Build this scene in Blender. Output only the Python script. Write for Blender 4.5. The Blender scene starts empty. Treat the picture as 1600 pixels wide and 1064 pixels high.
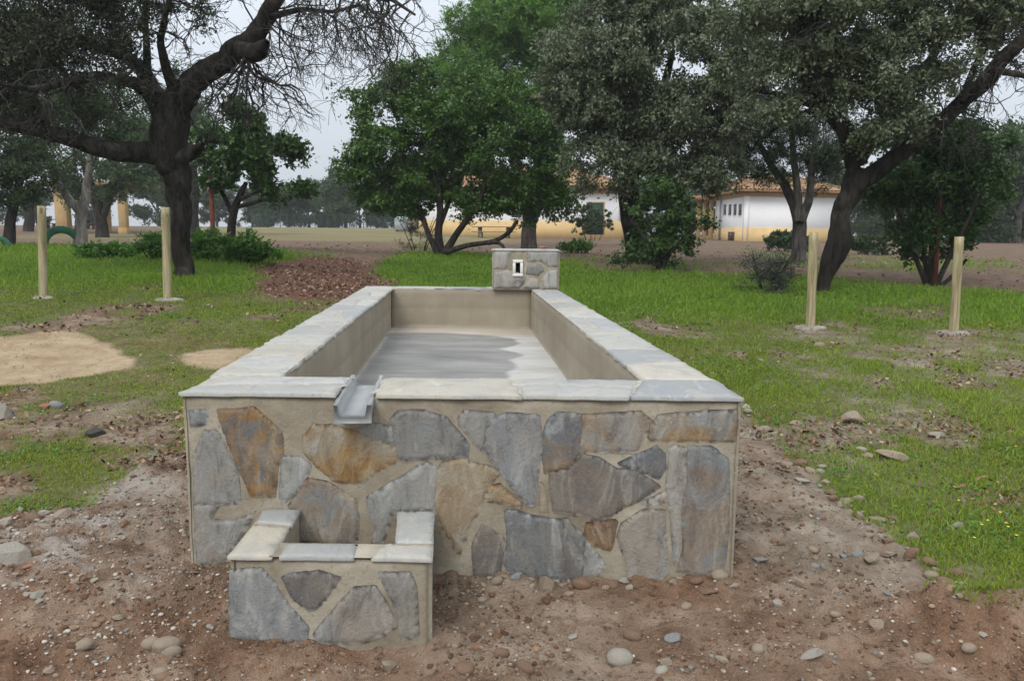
import bpy, math, random
import numpy as np
from mathutils import Vector, Matrix
from mathutils.geometry import delaunay_2d_cdt

# ------------------------------------------------------------------ camera, sky, sun, exposure
sc = bpy.context.scene
COL = sc.collection
F, EYE = 1220.0, 1.55
PITCH, ROLL = math.atan(166.4 / F), 0.0078
fw = np.array([0, math.cos(PITCH), -math.sin(PITCH)])
up0 = np.array([0, math.sin(PITCH), math.cos(PITCH)])
ex = np.array([1.0, 0, 0])
rt = math.cos(ROLL) * ex + math.sin(ROLL) * up0
upv = math.cos(ROLL) * up0 - math.sin(ROLL) * ex
cam = bpy.data.cameras.new('camera')
cam.sensor_width = 36.0
cam.lens = F / 1600 * 36
cam.clip_start, cam.clip_end = 0.05, 2000
camo = bpy.data.objects.new('camera', cam)
COL.objects.link(camo)
camo.matrix_world = Matrix(((rt[0], upv[0], -fw[0], 0), (rt[1], upv[1], -fw[1], 0), (rt[2], upv[2], -fw[2], EYE), (0, 0, 0, 1)))
sc.camera = camo

SUN_EL, SUN_AZ = math.radians(47), math.radians(205)      # azimuth clockwise from +Y
world = bpy.data.worlds.new("World")
sc.world = world
world.use_nodes = True
wn, wl = world.node_tree.nodes, world.node_tree.links
bg = wn['Background']
sky = wn.new('ShaderNodeTexSky')
sky.sky_type = 'NISHITA'
sky.sun_disc = False
sky.sun_elevation = SUN_EL
sky.sun_rotation = SUN_AZ
sky.air_density, sky.dust_density = 1.0, 3.0
tc = wn.new('ShaderNodeTexCoord')
sep = wn.new('ShaderNodeSeparateXYZ')
wl.new(tc.outputs['Generated'], sep.inputs[0])
mr = wn.new('ShaderNodeMapRange')                          # overcast: the cloud deck is brighter overhead
mr.inputs['From Min'].default_value, mr.inputs['From Max'].default_value = 0.0, 1.0
mr.inputs['To Min'].default_value, mr.inputs['To Max'].default_value = 6.1, 15.5
wl.new(sep.outputs['Z'], mr.inputs['Value'])
nz = wn.new('ShaderNodeTexNoise')
nz.inputs['Scale'].default_value = 2.2
nz.inputs['Detail'].default_value = 5
wl.new(tc.outputs['Generated'], nz.inputs['Vector'])
mr2 = wn.new('ShaderNodeMapRange')
mr2.inputs['To Min'].default_value, mr2.inputs['To Max'].default_value = 0.86, 1.14
wl.new(nz.outputs['Fac'], mr2.inputs['Value'])
mul = wn.new('ShaderNodeMath'); mul.operation = 'MULTIPLY'
wl.new(mr.outputs['Result'], mul.inputs[0]); wl.new(mr2.outputs['Result'], mul.inputs[1])
grey = wn.new('ShaderNodeCombineColor')
for i, k in enumerate((0.915, 0.985, 1.075)):
    m = wn.new('ShaderNodeMath'); m.operation = 'MULTIPLY'; m.inputs[1].default_value = k
    wl.new(mul.outputs[0], m.inputs[0]); wl.new(m.outputs[0], grey.inputs[i])
mx = wn.new('ShaderNodeMix'); mx.data_type = 'RGBA'
mx.inputs[0].default_value = 0.9
wl.new(sky.outputs[0], mx.inputs[6]); wl.new(grey.outputs[0], mx.inputs[7])
wl.new(mx.outputs[2], bg.inputs['Color'])
bg.inputs['Strength'].default_value = 0.10

sun = bpy.data.lights.new('sun', 'SUN')
sun.energy = 1.5
sun.angle = math.radians(25)
sun.color = (1.0, 0.97, 0.92)
suno = bpy.data.objects.new('sun', sun)
COL.objects.link(suno)
sd = Vector((math.sin(SUN_AZ) * math.cos(SUN_EL), math.cos(SUN_AZ) * math.cos(SUN_EL), math.sin(SUN_EL)))
suno.rotation_euler = sd.to_track_quat('Z', 'Y').to_euler()

sc.view_settings.view_transform = 'Standard'
sc.view_settings.look = 'None'
sc.view_settings.exposure = 0.2
sc.view_settings.gamma = 1.0
sc.cycles.max_bounces = 5
sc.cycles.diffuse_bounces = 3
sc.cycles.glossy_bounces = 2
sc.cycles.transmission_bounces = 3
sc.cycles.use_denoising = True
sc.cycles.sample_clamp_indirect = 8

# ------------------------------------------------------------------ numbers and noise
rng = np.random.default_rng(7)
random.seed(7)


def _hash(ix, iy, iz):
    h = (ix * 374761393 + iy * 668265263 + iz * 1442695041) & 0xFFFFFFFF
    h = ((h ^ (h >> 13)) * 1274126177) & 0xFFFFFFFF
    h = ((h ^ (h >> 16)) * 2246822519) & 0xFFFFFFFF
    return ((h ^ (h >> 15)) & 0xFFFFFF) / float(0xFFFFFF)


def vnoise(p):
    p = np.asarray(p, float)
    i = np.floor(p).astype(np.int64)
    t = p - i
    t = t * t * (3 - 2 * t)
    r = 0
    for dx in (0, 1):
        wx = t[:, 0] if dx else 1 - t[:, 0]
        for dy in (0, 1):
            wy = t[:, 1] if dy else 1 - t[:, 1]
            for dz in (0, 1):
                wz = t[:, 2] if dz else 1 - t[:, 2]
                r = r + wx * wy * wz * _hash(i[:, 0] + dx, i[:, 1] + dy, i[:, 2] + dz)
    return r


def fbm(p, octaves=4, gain=0.5):
    p = np.asarray(p, float)
    a, s, tot = 1.0, 0.0, 0.0
    for k in range(octaves):
        s = s + a * vnoise(p * 2.03 ** k + 17.3 * k)
        tot += a
        a *= gain
    return s / tot - 0.5


def n2(x, y, scale, octaves=3, seed=0.0):
    x = np.atleast_1d(np.asarray(x, float)); y = np.atleast_1d(np.asarray(y, float))
    return fbm(np.stack([x.ravel() * scale, y.ravel() * scale, np.full(x.size, seed * 7.77)], 1), octaves).reshape(x.shape)


def sstep(a, b, x):
    t = np.clip((x - a) / (b - a), 0, 1)
    return t * t * (3 - 2 * t)


def poly_sd(poly, x, y):
    """signed distance to a polygon, negative inside"""
    poly = np.asarray(poly, float)
    x = np.asarray(x, float); y = np.asarray(y, float)
    d = np.full(x.shape, 1e9); ins = np.zeros(x.shape, bool)
    n = len(poly)
    for i in range(n):
        ax, ay = poly[i]; bx, by = poly[(i + 1) % n]
        ux, uy = bx - ax, by - ay
        t = np.clip(((x - ax) * ux + (y - ay) * uy) / (ux * ux + uy * uy + 1e-12), 0, 1)
        d = np.minimum(d, np.hypot(x - ax - t * ux, y - ay - t * uy))
        c = (ay > y) != (by > y)
        with np.errstate(divide='ignore', invalid='ignore'):
            xi = (bx - ax) * (y - ay) / (by - ay + 1e-12) + ax
        ins ^= c & (x < xi)
    return np.where(ins, -d, d)


# ------------------------------------------------------------------ terrain height
_KY = np.array([-400, 0, 4, 8, 12, 18, 25, 40, 60, 100, 140, 500.])
_KZ = np.array([-.1, -.06, 0, .15, .42, .72, .9, 1.1, 1.28, 1.62, 1.55, 1.3])


def gz(x, y):
    x = np.asarray(x, float); y = np.asarray(y, float)
    z = 0
    for o in (-1.0, -.5, 0, .5, 1.0):
        z = z + np.interp(y + o * (0.6 + 0.05 * np.abs(y)), _KY, _KZ)
    z = z / 5
    z = z + .2 * sstep(-2.5, -7, x) * sstep(6, 11, y) * sstep(60, 20, y)
    z = z + .55 * sstep(40, 80, y) * sstep(2, -12, x)
    z = z + .25 * np.exp(-((y - 21) / 3.5) ** 2) * sstep(-1, -3, x) * 0.4
    # foreground: hollow before the catch basin, bank on the right, earth mound in the right corner
    z = z - .09 * np.exp(-((x + .5) / 1.2) ** 2 - ((y - 2.75) / .55) ** 2)
    z = z - .04 * np.exp(-((x - .6) / .9) ** 2 - ((y - 3.2) / .5) ** 2)
    z = z + .06 * np.exp(-((x + 2.2) / .8) ** 2 - ((y - 3.3) / .9) ** 2)
    z = z + .12 * np.exp(-((x - 1.78) / .26) ** 2 - ((y - 2.98) / .12) ** 2)
    z = z + .14 * np.exp(-((x - 2.2) / .32) ** 2 - ((y - 3.02) / .14) ** 2)
    z = z - .06 * np.exp(-((x - 1.9) / .4) ** 2 - ((y - 2.68) / .14) ** 2)
    return z


def ray(u, v):
    return (u - 800) / F * rt + (532 - v) / F * upv + fw


def G(u, v):
    d = ray(u, v)
    d = d / math.hypot(d[0], d[1])
    t0, t = 0.5, 0.5
    while t < 300:
        t1 = t * 1.02
        if EYE + d[2] * t1 < float(gz(d[0] * t1, d[1] * t1)):
            a, b = t, t1
            for _ in range(30):
                m = (a + b) / 2
                if EYE + d[2] * m < float(gz(d[0] * m, d[1] * m)):
                    b = m
                else:
                    a = m
            return np.array([d[0] * a, d[1] * a, float(gz(d[0] * a, d[1] * a))])
        t = t1
    return np.array([d[0] * 300, d[1] * 300, float(gz(d[0] * 300, d[1] * 300))])


def P(u, v, y):
    d = ray(u, v)
    return np.array([0, 0, EYE]) + d * (y / d[1])


def onz(u, v, z):
    d = ray(u, v)
    return np.array([0, 0, EYE]) + d * ((z - EYE) / d[2])


def Gpoly(pts):
    return [tuple(G(u, v)[:2]) for u, v in pts]


# ------------------------------------------------------------------ objects and tags
def tag(o, label=None, cat=None, group=None, kind=None):
    if label: o['label'] = label
    if cat: o['category'] = cat
    if group: o['group'] = group
    if kind: o['kind'] = kind
    return o


def empty(name, loc, label, cat, group=None, rz=0):
    o = bpy.data.objects.new(name, None)
    o.empty_display_size = 0.2
    COL.objects.link(o)
    o.location = Vector(loc)
    o.rotation_euler = (0, 0, rz)
    return tag(o, label, cat, group)


def woff(o):
    r = np.zeros(3, np.float32)
    while o is not None:
        r = r + np.array(o.location, np.float32)
        o = o.parent
    return r


def mesh_np(name, verts, faces, mats, parent=None, attrs=None, midx=None, smooth=False, world_space=True):
    """faces: an (M,k) array or list of arrays of the same or different k"""
    verts = np.asarray(verts, np.float32)
    if parent is not None and world_space:
        verts = verts - woff(parent)
    if isinstance(faces, np.ndarray): faces = [faces]
    faces = [np.asarray(f, np.int32) for f in faces if len(f)]
    me = bpy.data.meshes.new(name)
    me.vertices.add(len(verts))
    me.vertices.foreach_set('co', verts.ravel())
    nl = sum(f.size for f in faces); nf = sum(len(f) for f in faces)
    me.loops.add(nl); me.polygons.add(nf)
    me.loops.foreach_set('vertex_index', np.concatenate([f.ravel() for f in faces]))
    tot = np.concatenate([np.full(len(f), f.shape[1], np.int32) for f in faces])
    st = np.concatenate([[0], np.cumsum(tot)[:-1]]).astype(np.int32)
    me.polygons.foreach_set('loop_start', st)
    me.polygons.foreach_set('loop_total', tot)
    if midx is not None:
        me.polygons.foreach_set('material_index', np.asarray(midx, np.int32))
    if smooth:
        me.polygons.foreach_set('use_smooth', np.ones(nf, bool))
    for k, a in (attrs or {}).items():
        a = np.asarray(a, np.float32)
        if a.ndim == 2:
            if a.shape[1] == 3: a = np.concatenate([a, np.ones((len(a), 1), np.float32)], 1)
            at = me.attributes.new(k, 'FLOAT_COLOR', 'POINT'); at.data.foreach_set('color', a.ravel())
        else:
            at = me.attributes.new(k, 'FLOAT', 'POINT'); at.data.foreach_set('value', a)
    me.update(calc_edges=True)
    me.validate()
    for m in (mats if isinstance(mats, (list, tuple)) else [mats]):
        me.materials.append(m)
    o = bpy.data.objects.new(name, me)
    COL.objects.link(o)
    if parent is not None: o.parent = parent
    return o


class MB:
    """collects verts, faces (any size), a material index per face and per-vertex attributes"""
    def __init__(self, keys=()):
        self.v, self.f, self.m = [], [], []
        self.a = {k: [] for k in keys}
        self.n = 0

    def add(self, verts, faces, mi=0, **attrs):
        verts = [tuple(map(float, p)) for p in verts]
        self.v += verts
        self.f += [tuple(int(i) + self.n for i in f) for f in faces]
        self.m += [mi] * len(faces)
        for k in self.a:
            val = attrs.get(k, 0.0)
            if isinstance(val, np.ndarray) and len(val) == len(verts) and (val.ndim == 2 or val.ndim == 1 and len(val) != 3 or val.ndim == 1 and k != 'Col'):
                self.a[k] += [tuple(x) if np.ndim(x) else float(x) for x in val]
            else:
                self.a[k] += [val if not isinstance(val, np.ndarray) else tuple(val)] * len(verts)
        self.n += len(verts)

    def box(self, c, s, mi=0, rz=0, bevel=0, **attrs):
        x, y, z = s[0] / 2, s[1] / 2, s[2] / 2
        ca, sa = math.cos(rz), math.sin(rz)
        if not bevel:
            pts = [(-x, -y, -z), (x, -y, -z), (x, y, -z), (-x, y, -z), (-x, -y, z), (x, -y, z), (x, y, z), (-x, y, z)]
            fs = [(3, 2, 1, 0), (4, 5, 6, 7), (0, 1, 5, 4), (1, 2, 6, 5), (2, 3, 7, 6), (3, 0, 4, 7)]
        else:
            b = min(bevel, x * .9, y * .9, z * .9)
            pts = []
            rings = [(-z, b), (-z + b, 0), (z - b, 0), (z, b)]
            for zz, i in rings:
                X, Y = x - i, y - i
                c2 = b if i == 0 else b * .4
                pts += [(-X + c2, -Y, zz), (X - c2, -Y, zz), (X, -Y + c2, zz), (X, Y - c2, zz), (X - c2, Y, zz), (-X + c2, Y, zz), (-X, Y - c2, zz), (-X, -Y + c2, zz)]
            fs = [tuple(range(7, -1, -1)), tuple(range(24, 32))]
            for r in range(3):
                for k in range(8):
                    fs.append((r * 8 + k, r * 8 + (k + 1) % 8, r * 8 + 8 + (k + 1) % 8, r * 8 + 8 + k))
        self.add([(c[0] + px * ca - py * sa, c[1] + px * sa + py * ca, c[2] + pz) for px, py, pz in pts], fs, mi, **attrs)

    def tube(self, pts, rad, sides=8, mi=0, cap=True, wob=0.0, **attrs):
        V, Fc = tube_np(np.asarray(pts, float), np.asarray(rad, float) if np.ndim(rad) else np.full(len(pts), float(rad)), sides, wob)
        fs = [tuple(f) for f in Fc]
        n = len(V)
        if cap:
            fs.append(tuple(range(sides - 1, -1, -1)))
            fs.append(tuple(range(n - sides, n)))
        self.add(V, fs, mi, **attrs)

    def build(self, name, mats, parent=None, smooth=False):
        by = {}
        order = []
        for i, f in enumerate(self.f): by.setdefault(len(f), []).append(i)
        fl, mi = [], []
        for k in sorted(by):
            fl.append(np.array([self.f[i] for i in by[k]], np.int32))
            mi += [self.m[i] for i in by[k]]
        return mesh_np(name, np.array(self.v), fl, mats, parent, {k: np.array(v) for k, v in self.a.items()}, mi, smooth)


def tube_np(pts, rad, sides=6, wob=0.0):
    n = len(pts)
    T = np.gradient(pts, axis=0)
    T /= np.linalg.norm(T, axis=1, keepdims=True) + 1e-9
    ref = np.array([0.31, 0.17, 0.93]) if abs(T[0, 2]) < .9 else np.array([.9, .3, .1])
    U = np.cross(T, ref); U /= np.linalg.norm(U, axis=1, keepdims=True) + 1e-9
    W = np.cross(T, U)
    a = np.arange(sides) / sides * 2 * math.pi
    R = np.repeat(rad[:, None], sides, 1)
    if wob:
        q = np.stack([np.repeat(np.cos(a)[None], n, 0).ravel() * 1.3 + pts[:, 0].repeat(sides) * .6, np.repeat(np.sin(a)[None], n, 0).ravel() * 1.3 + pts[:, 1].repeat(sides) * .6, pts[:, 2].repeat(sides) * 1.2], 1)
        R = R * (1 + wob * 2 * fbm(q, 3).reshape(n, sides))
        arc = np.concatenate([[0], np.cumsum(np.linalg.norm(np.diff(pts, axis=0), axis=1))])
        q2 = np.stack([np.repeat(np.cos(a)[None], n, 0).ravel() * 3.2, np.repeat(np.sin(a)[None], n, 0).ravel() * 3.2, np.repeat(arc, sides) * 1.6 + pts[0, 0]], 1)
        R = R * (1 - .45 * wob * np.abs(fbm(q2, 3)).reshape(n, sides) * 4 + .15 * wob)
    V = pts[:, None] + R[..., None] * (np.cos(a)[None, :, None] * U[:, None] + np.sin(a)[None, :, None] * W[:, None])
    i = np.arange(n - 1)[:, None] * sides; k = np.arange(sides)[None]; k2 = (k + 1) % sides
    Fc = np.stack([i + k, i + sides + k, i + sides + k2, i + k2], -1).reshape(-1, 4)
    return V.reshape(-1, 3), Fc[:, ::-1]


# ------------------------------------------------------------------ materials
def new_mat(name, rough=0.85, spec=0.3):
    m = bpy.data.materials.new(name)
    m.use_nodes = True
    b = m.node_tree.nodes['Principled BSDF']
    b.inputs['Roughness'].default_value = rough
    b.inputs['Specular IOR Level'].default_value = spec
    return m, m.node_tree.nodes, m.node_tree.links, b


class NT:
    def __init__(self, m):
        self.n, self.l = m.node_tree.nodes, m.node_tree.links
        self.tc = self.n.new('ShaderNodeTexCoord')

    def coord(self, scale=(1, 1, 1), out='Object', rot=(0, 0, 0)):
        mp = self.n.new('ShaderNodeMapping')
        mp.inputs['Scale'].default_value = scale
        mp.inputs['Rotation'].default_value = rot
        self.l.new(self.tc.outputs[out], mp.inputs['Vector'])
        return mp.outputs[0]

    def noise(self, scale, detail=4, rough=.55, vec=None, dist=0.0):
        t = self.n.new('ShaderNodeTexNoise')
        t.inputs['Scale'].default_value = scale; t.inputs['Detail'].default_value = detail
        t.inputs['Roughness'].default_value = rough; t.inputs['Distortion'].default_value = dist
        self.l.new(vec if vec is not None else self.coord(), t.inputs['Vector'])
        return t.outputs['Fac']

    def vor(self, scale, vec=None, feature='F1', out='Distance'):
        t = self.n.new('ShaderNodeTexVoronoi')
        t.feature = feature
        t.inputs['Scale'].default_value = scale
        self.l.new(vec if vec is not None else self.coord(), t.inputs['Vector'])
        return t.outputs[out]

    def ramp(self, fac, stops, interp='LINEAR'):
        r = self.n.new('ShaderNodeValToRGB')
        r.color_ramp.interpolation = interp
        while len(r.color_ramp.elements) < len(stops): r.color_ramp.elements.new(0.5)
        for e, (p, c) in zip(r.color_ramp.elements, stops):
            e.position = p
            e.color = (*c, 1) if not np.isscalar(c) else (c, c, c, 1)
        self.l.new(fac, r.inputs[0])
        return r.outputs[0]

    def mix(self, fac, a, b, mode='MIX'):
        m = self.n.new('ShaderNodeMix'); m.data_type = 'RGBA'; m.blend_type = mode
        for s, x in ((0, fac), (6, a), (7, b)):
            if hasattr(x, 'links'): self.l.new(x, m.inputs[s])
            elif s == 0: m.inputs[0].default_value = x
            else: m.inputs[s].default_value = (*x, 1) if not np.isscalar(x) else (x, x, x, 1)
        return m.outputs[2]

    def math(self, op, a, b=0.0, clamp=False):
        m = self.n.new('ShaderNodeMath'); m.operation = op; m.use_clamp = clamp
        for s, x in ((0, a), (1, b)):
            if hasattr(x, 'links'): self.l.new(x, m.inputs[s])
            else: m.inputs[s].default_value = x
        return m.outputs[0]

    def attr(self, name, out='Fac'):
        a = self.n.new('ShaderNodeAttribute'); a.attribute_name = name
        return a.outputs[out]

    def bump(self, h, strength=.5, dist=.02, normal=None):
        b = self.n.new('ShaderNodeBump')
        b.inputs['Strength'].default_value = strength; b.inputs['Distance'].default_value = dist
        self.l.new(h, b.inputs['Height'])
        if normal is not None: self.l.new(normal, b.inputs['Normal'])
        return b.outputs[0]


def simple_mat(name, c1, c2, scale=4, rough=.85, bump=.3, bdist=.01, stretch=(1, 1, 1), spec=.3, detail=5):
    m, n, l, b = new_mat(name, rough, spec)
    t = NT(m)
    f = t.noise(scale, detail, .6, t.coord(stretch))
    l.new(t.ramp(f, [(.3, c1), (.7, c2)]), b.inputs['Base Color'])
    if bump:
        l.new(t.bump(f, bump, bdist), b.inputs['Normal'])
    return m


def leaf_mat(name, ca, cb, trans=.25, rough=.55, spec=.35, back=None):
    m, n, l, b = new_mat(name, rough, spec)
    t = NT(m)
    col = t.mix(t.attr('tint'), ca, cb)
    if back is not None:
        g = n.new('ShaderNodeNewGeometry')
        col = t.mix(g.outputs['Backfacing'], col, back)
    l.new(col, b.inputs['Base Color'])
    tr = n.new('ShaderNodeBsdfTranslucent')
    l.new(t.mix(.5, col, (ca[0] * 1.2, ca[1] * 1.6, ca[2] * .8)), tr.inputs['Color'])
    ms = n.new('ShaderNodeMixShader')
    ms.inputs[0].default_value = trans
    l.new(b.outputs[0], ms.inputs[1]); l.new(tr.outputs[0], ms.inputs[2])
    l.new(ms.outputs[0], n['Material Output'].inputs['Surface'])
    return m


def bark_mat(name, c1, c2, c3, s=9):
    m, n, l, b = new_mat(name, .92, .15)
    t = NT(m)
    v = t.coord((1, 1, .28))
    f = t.noise(s, 7, .65, v, .6)
    g = t.noise(1.7, 3, .5)
    col = t.mix(t.ramp(g, [(.42, 0.0), (.62, 1.0)]), t.ramp(f, [(.35, c1), (.65, c2)]), t.ramp(f, [(.35, c1), (.62, c3)]))
    l.new(col, b.inputs['Base Color'])
    l.new(t.bump(f, 1.0, .06), b.inputs['Normal'])
    return m


M = {}
M['bark_oak'] = bark_mat('bark_oak', (.007, .006, .005), (.032, .027, .022), (.062, .055, .046))
M['bark_grey'] = bark_mat('bark_grey', (.03, .026, .022), (.11, .10, .088), (.16, .15, .135))
M['bark_dark'] = bark_mat('bark_dark', (.012, .010, .009), (.05, .042, .035), (.07, .06, .05))
M['bark_red'] = bark_mat('bark_red', (.05, .018, .012), (.14, .045, .03), (.09, .04, .03))
M['bark_pale'] = bark_mat('bark_pale', (.12, .11, .095), (.30, .28, .25), (.40, .38, .35))
M['bark_pine'] = bark_mat('bark_pine', (.02, .016, .013), (.07, .056, .047), (.10, .085, .075))
M['twig_grey'] = simple_mat('twig_grey', (.02, .018, .016), (.075, .068, .06), 6, .9, 0)
M['leaf_oak'] = leaf_mat('leaf_oak', (.045, .070, .027), (.18, .215, .115), .2, .5, .4, back=(.19, .215, .14))
M['leaf_oak_dark'] = leaf_mat('leaf_oak_dark', (.030, .042, .018), (.085, .105, .05), .18, .6, .25, back=(.07, .078, .055))
M['leaf_arbutus'] = leaf_mat('leaf_arbutus', (.030, .075, .012), (.108, .21, .032), .25, .42, .45)
M['leaf_arbutus_dark'] = leaf_mat('leaf_arbutus_dark', (.028, .064, .013), (.08, .155, .034), .25, .45, .4)
M['leaf_pine'] = leaf_mat('leaf_pine', (.075, .16, .036), (.18, .33, .075), .25, .6, .3)
M['leaf_pine_dark'] = leaf_mat('leaf_pine_dark', (.03, .055, .025), (.065, .105, .045), .25, .6, .3)
M['leaf_far'] = leaf_mat('leaf_far', (.036, .062, .026), (.09, .135, .055), .2, .7, .2)
M['leaf_shrub'] = leaf_mat('leaf_shrub', (.045, .055, .042), (.10, .115, .085), .2, .7, .2)
M['leaf_weed'] = leaf_mat('leaf_weed', (.045, .12, .014), (.13, .27, .04), .3, .5, .3)
M['grass'] = None

# ------------------------------------------------------------------ trough outline (metres)
RIM = 0.83
FL, FR = np.array([-1.504, 3.489]), np.array([1.042, 3.458])
AX = np.array([-.067, 1.0])                         # trough axis direction
IFL, IFR = np.array([-1.165, 3.893]), np.array([.668, 3.865])
IBL, IBR = np.array([-1.600, 10.32]), np.array([.240, 10.30])
OBL, OBR = FL + AX * 7.20, FR + AX * 7.20
TROUGH = [FL, FR, OBR, OBL]
CB = np.array([[-1.117, 2.945], [-.312, 2.935], [-.355, 3.462], [-1.137, 3.472]])   # catch basin outline
CBZ = 0.285

# ------------------------------------------------------------------ ground zones
SOIL = Gpoly([(-250, 800), (0, 812), (60, 800), (150, 790), (215, 740), (285, 700)]) + [(-1.55, 4.3), (-1.9, 9.0), (-1.5, 9.0), (.6, 9.0)] + \
    Gpoly([(1150, 610), (1175, 650), (1215, 700), (1270, 745), (1330, 795), (1400, 850), (1470, 905), (1520, 935), (1600, 940), (1900, 950)]) + [(5.5, .5), (4, -2), (-4, -2), (-5.5, 1.5)]
SANDS = [Gpoly([(-150, 535), (0, 527), (60, 519), (110, 517), (145, 523), (165, 545), (212, 563), (200, 577), (110, 590), (70, 602), (-150, 606)]),
         Gpoly([(272, 556), (320, 546), (390, 542), (420, 550), (400, 566), (345, 576), (300, 572)])]
LITTER = Gpoly([(384, 424), (420, 410), (480, 402), (540, 404), (575, 412), (602, 436), (640, 446), (560, 468), (470, 470), (395, 458)])
PATCH = Gpoly([(570, 450), (585, 412), (640, 398), (700, 393), (772, 400), (900, 408), (940, 425), (980, 432), (1000, 450), (800, 470), (700, 460)])
BARE = [Gpoly(q) for q in (
    [(1255, 540), (1330, 535), (1420, 545), (1450, 560), (1400, 572), (1330, 560)],
    [(1340, 588), (1370, 583), (1390, 600), (1360, 612)],
    [(1515, 575), (1560, 555), (1640, 560), (1640, 590), (1560, 590)],
    [(975, 500), (1010, 495), (1060, 510), (1110, 520), (1060, 530), (1000, 520)],
    [(60, 505), (140, 485), (240, 478), (300, 480), (220, 500), (100, 520), (0, 520), (0, 505)],
    [(390, 492), (430, 488), (470, 492), (430, 500), (385, 500)],
    [(100, 680), (200, 660), (285, 640), (285, 700), (180, 720)],
    [(-40, 615), (25, 625), (30, 660), (-40, 668)],
    [(1470, 590), (1540, 590), (1550, 605), (1490, 608)],
    [(1225, 508), (1330, 503), (1360, 518), (1250, 528)], [(1450, 520), (1545, 514), (1550, 530), (1460, 534)],
    [(1130, 548), (1200, 540), (1260, 556), (1180, 566)], [(1420, 545), (1500, 560), (1480, 585), (1380, 572)], [(1230, 690), (1300, 680), (1310, 700), (1250, 712)], [(1520, 770), (1600, 760), (1620, 785), (1540, 790)])]


LEFTTHIN = Gpoly([(-80, 610), (60, 625), (285, 610), (288, 705), (200, 745), (60, 805), (-80, 810)])


def warp(x, y, a, s, seed):
    return x + a * 2 * n2(x, y, s, 3, seed), y + a * 2 * n2(x, y, s, 3, seed + 5)


def zones(x, y):
    """coverage 0..1 of grass, sand, litter, dry field, and lushness, at ground points"""
    wx, wy = warp(x, y, .22, 1.6, 1)
    vx, vy = warp(x, y, .10, 5.0, 14)
    soil = sstep(.06, -.06, poly_sd(SOIL, (wx + vx) / 2, (wy + vy) / 2))
    wx2, wy2 = warp(x, y, .5, .8, 2)
    wx3, wy3 = warp(x, y, .14, 4.0, 12)
    wx3, wy3 = (wx3 + wx) / 2, (wy3 + wy) / 2
    sand = np.zeros_like(x)
    for q in SANDS: sand = np.maximum(sand, sstep(.07, -.07, poly_sd(q, wx3, wy3)))
    lit = sstep(.3, -.3, poly_sd(LITTER, wx2, wy2))
    patch = sstep(.3, -.5, poly_sd(PATCH, wx2, wy2))
    # the grass ends along a wavy line; brown earth beyond
    edge = np.where(x < -4.5, 20.5, 16.8) + 4.0 * n2(x, y, .22, 3, 9)
    edge = edge - 3.0 * sstep(6, 10, x) - 0.5 * sstep(3, 5, x)
    g = sstep(1.0, -1.0, y - edge)
    mid = sstep(-4.6, -4.0, x) * sstep(.9, .4, x)
    g = g * (1 - mid * sstep(11.5, 13, y))
    g = np.maximum(g, patch)
    bare = np.zeros_like(x)
    for q in BARE: bare = np.maximum(bare, sstep(.2, -.2, poly_sd(q, wx, wy)) * sstep(-.25, .0, n2(x, y, 2.5, 3, 26)))
    bare = np.maximum(bare, sstep(.085, .17, n2(x, y, .85, 4, 28)) * sstep(15, 12, y) * .85)
    thin = sstep(.0, .2, n2(x, y, .9, 4, 21)) * .5 + .75 * sstep(.2, -.4, poly_sd(LEFTTHIN, wx2, wy2)) * sstep(-.14, .10, n2(x, y, 1.6, 4, 27))
    thin = np.clip(thin, 0, .9)
    g = g * (1 - soil) * (1 - sand) * (1 - lit) * (1 - .95 * bare) * (1 - thin * sstep(12, 9, y))
    g = g * (1 - (1 - np.clip(.78 + 1.9 * n2(x, y, 1.3, 4, 85), .2, 1)) * sstep(13.5, 10.5, y))
    # sparse green on the brown earth beyond
    far = sstep(14, 22, y) * sstep(.05, .25, n2(x, y, .35, 4, 33)) * .22 * (1 - patch)
    g = np.maximum(g, far * (1 - lit) * sstep(70, 40, y))
    field = sstep(33, 39, y + 3 * n2(x, y, .15, 3, 4)) * sstep(1, -3, x - .02 * y) * sstep(-34, -24, x)
    lush = np.maximum(sstep(9.0, 12.5, y), patch)
    lush = lush * (1 - .75 * sstep(-1, -3, x) * sstep(13.5, 12, y))
    lush = np.maximum(lush, .45 * sstep(.5, 1.5, x) * (.6 + 1.2 * n2(x, y, .8, 3, 29)))
    return dict(soil=soil, sand=sand, litter=lit, grass=g, field=field, bare=bare, lush=lush)


def gdetail(x, y, Z=None):
    """small relief: clods in the bare earth, soft unevenness in the turf"""
    if Z is None: Z = zones(x, y)
    near = sstep(14, 5, np.hypot(x, y))
    rough = np.clip(Z['soil'] + .8 * Z['litter'] + .4 * Z['bare'], 0, 1)
    c = n2(x, y, 2.2, 3, 41) * .09 + np.maximum(n2(x, y, 7.5, 3, 42), -.1) * .095 + np.maximum(n2(x, y, 19, 3, 43), -.02) * .06
    mound = np.exp(-((x - 1.95) / .55) ** 2 - ((y - 2.95) / .22) ** 2)
    c = c + mound * (np.abs(n2(x, y, 6, 3, 44)) * .22)
    return near * (rough * c + (1 - rough) * n2(x, y, 1.7, 3, 45) * .05 + Z['sand'] * (n2(x, y, 4, 4, 46) * .06 + np.minimum(n2(x, y, 9, 2, 47), 0) * .06))


LUT = {}


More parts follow.
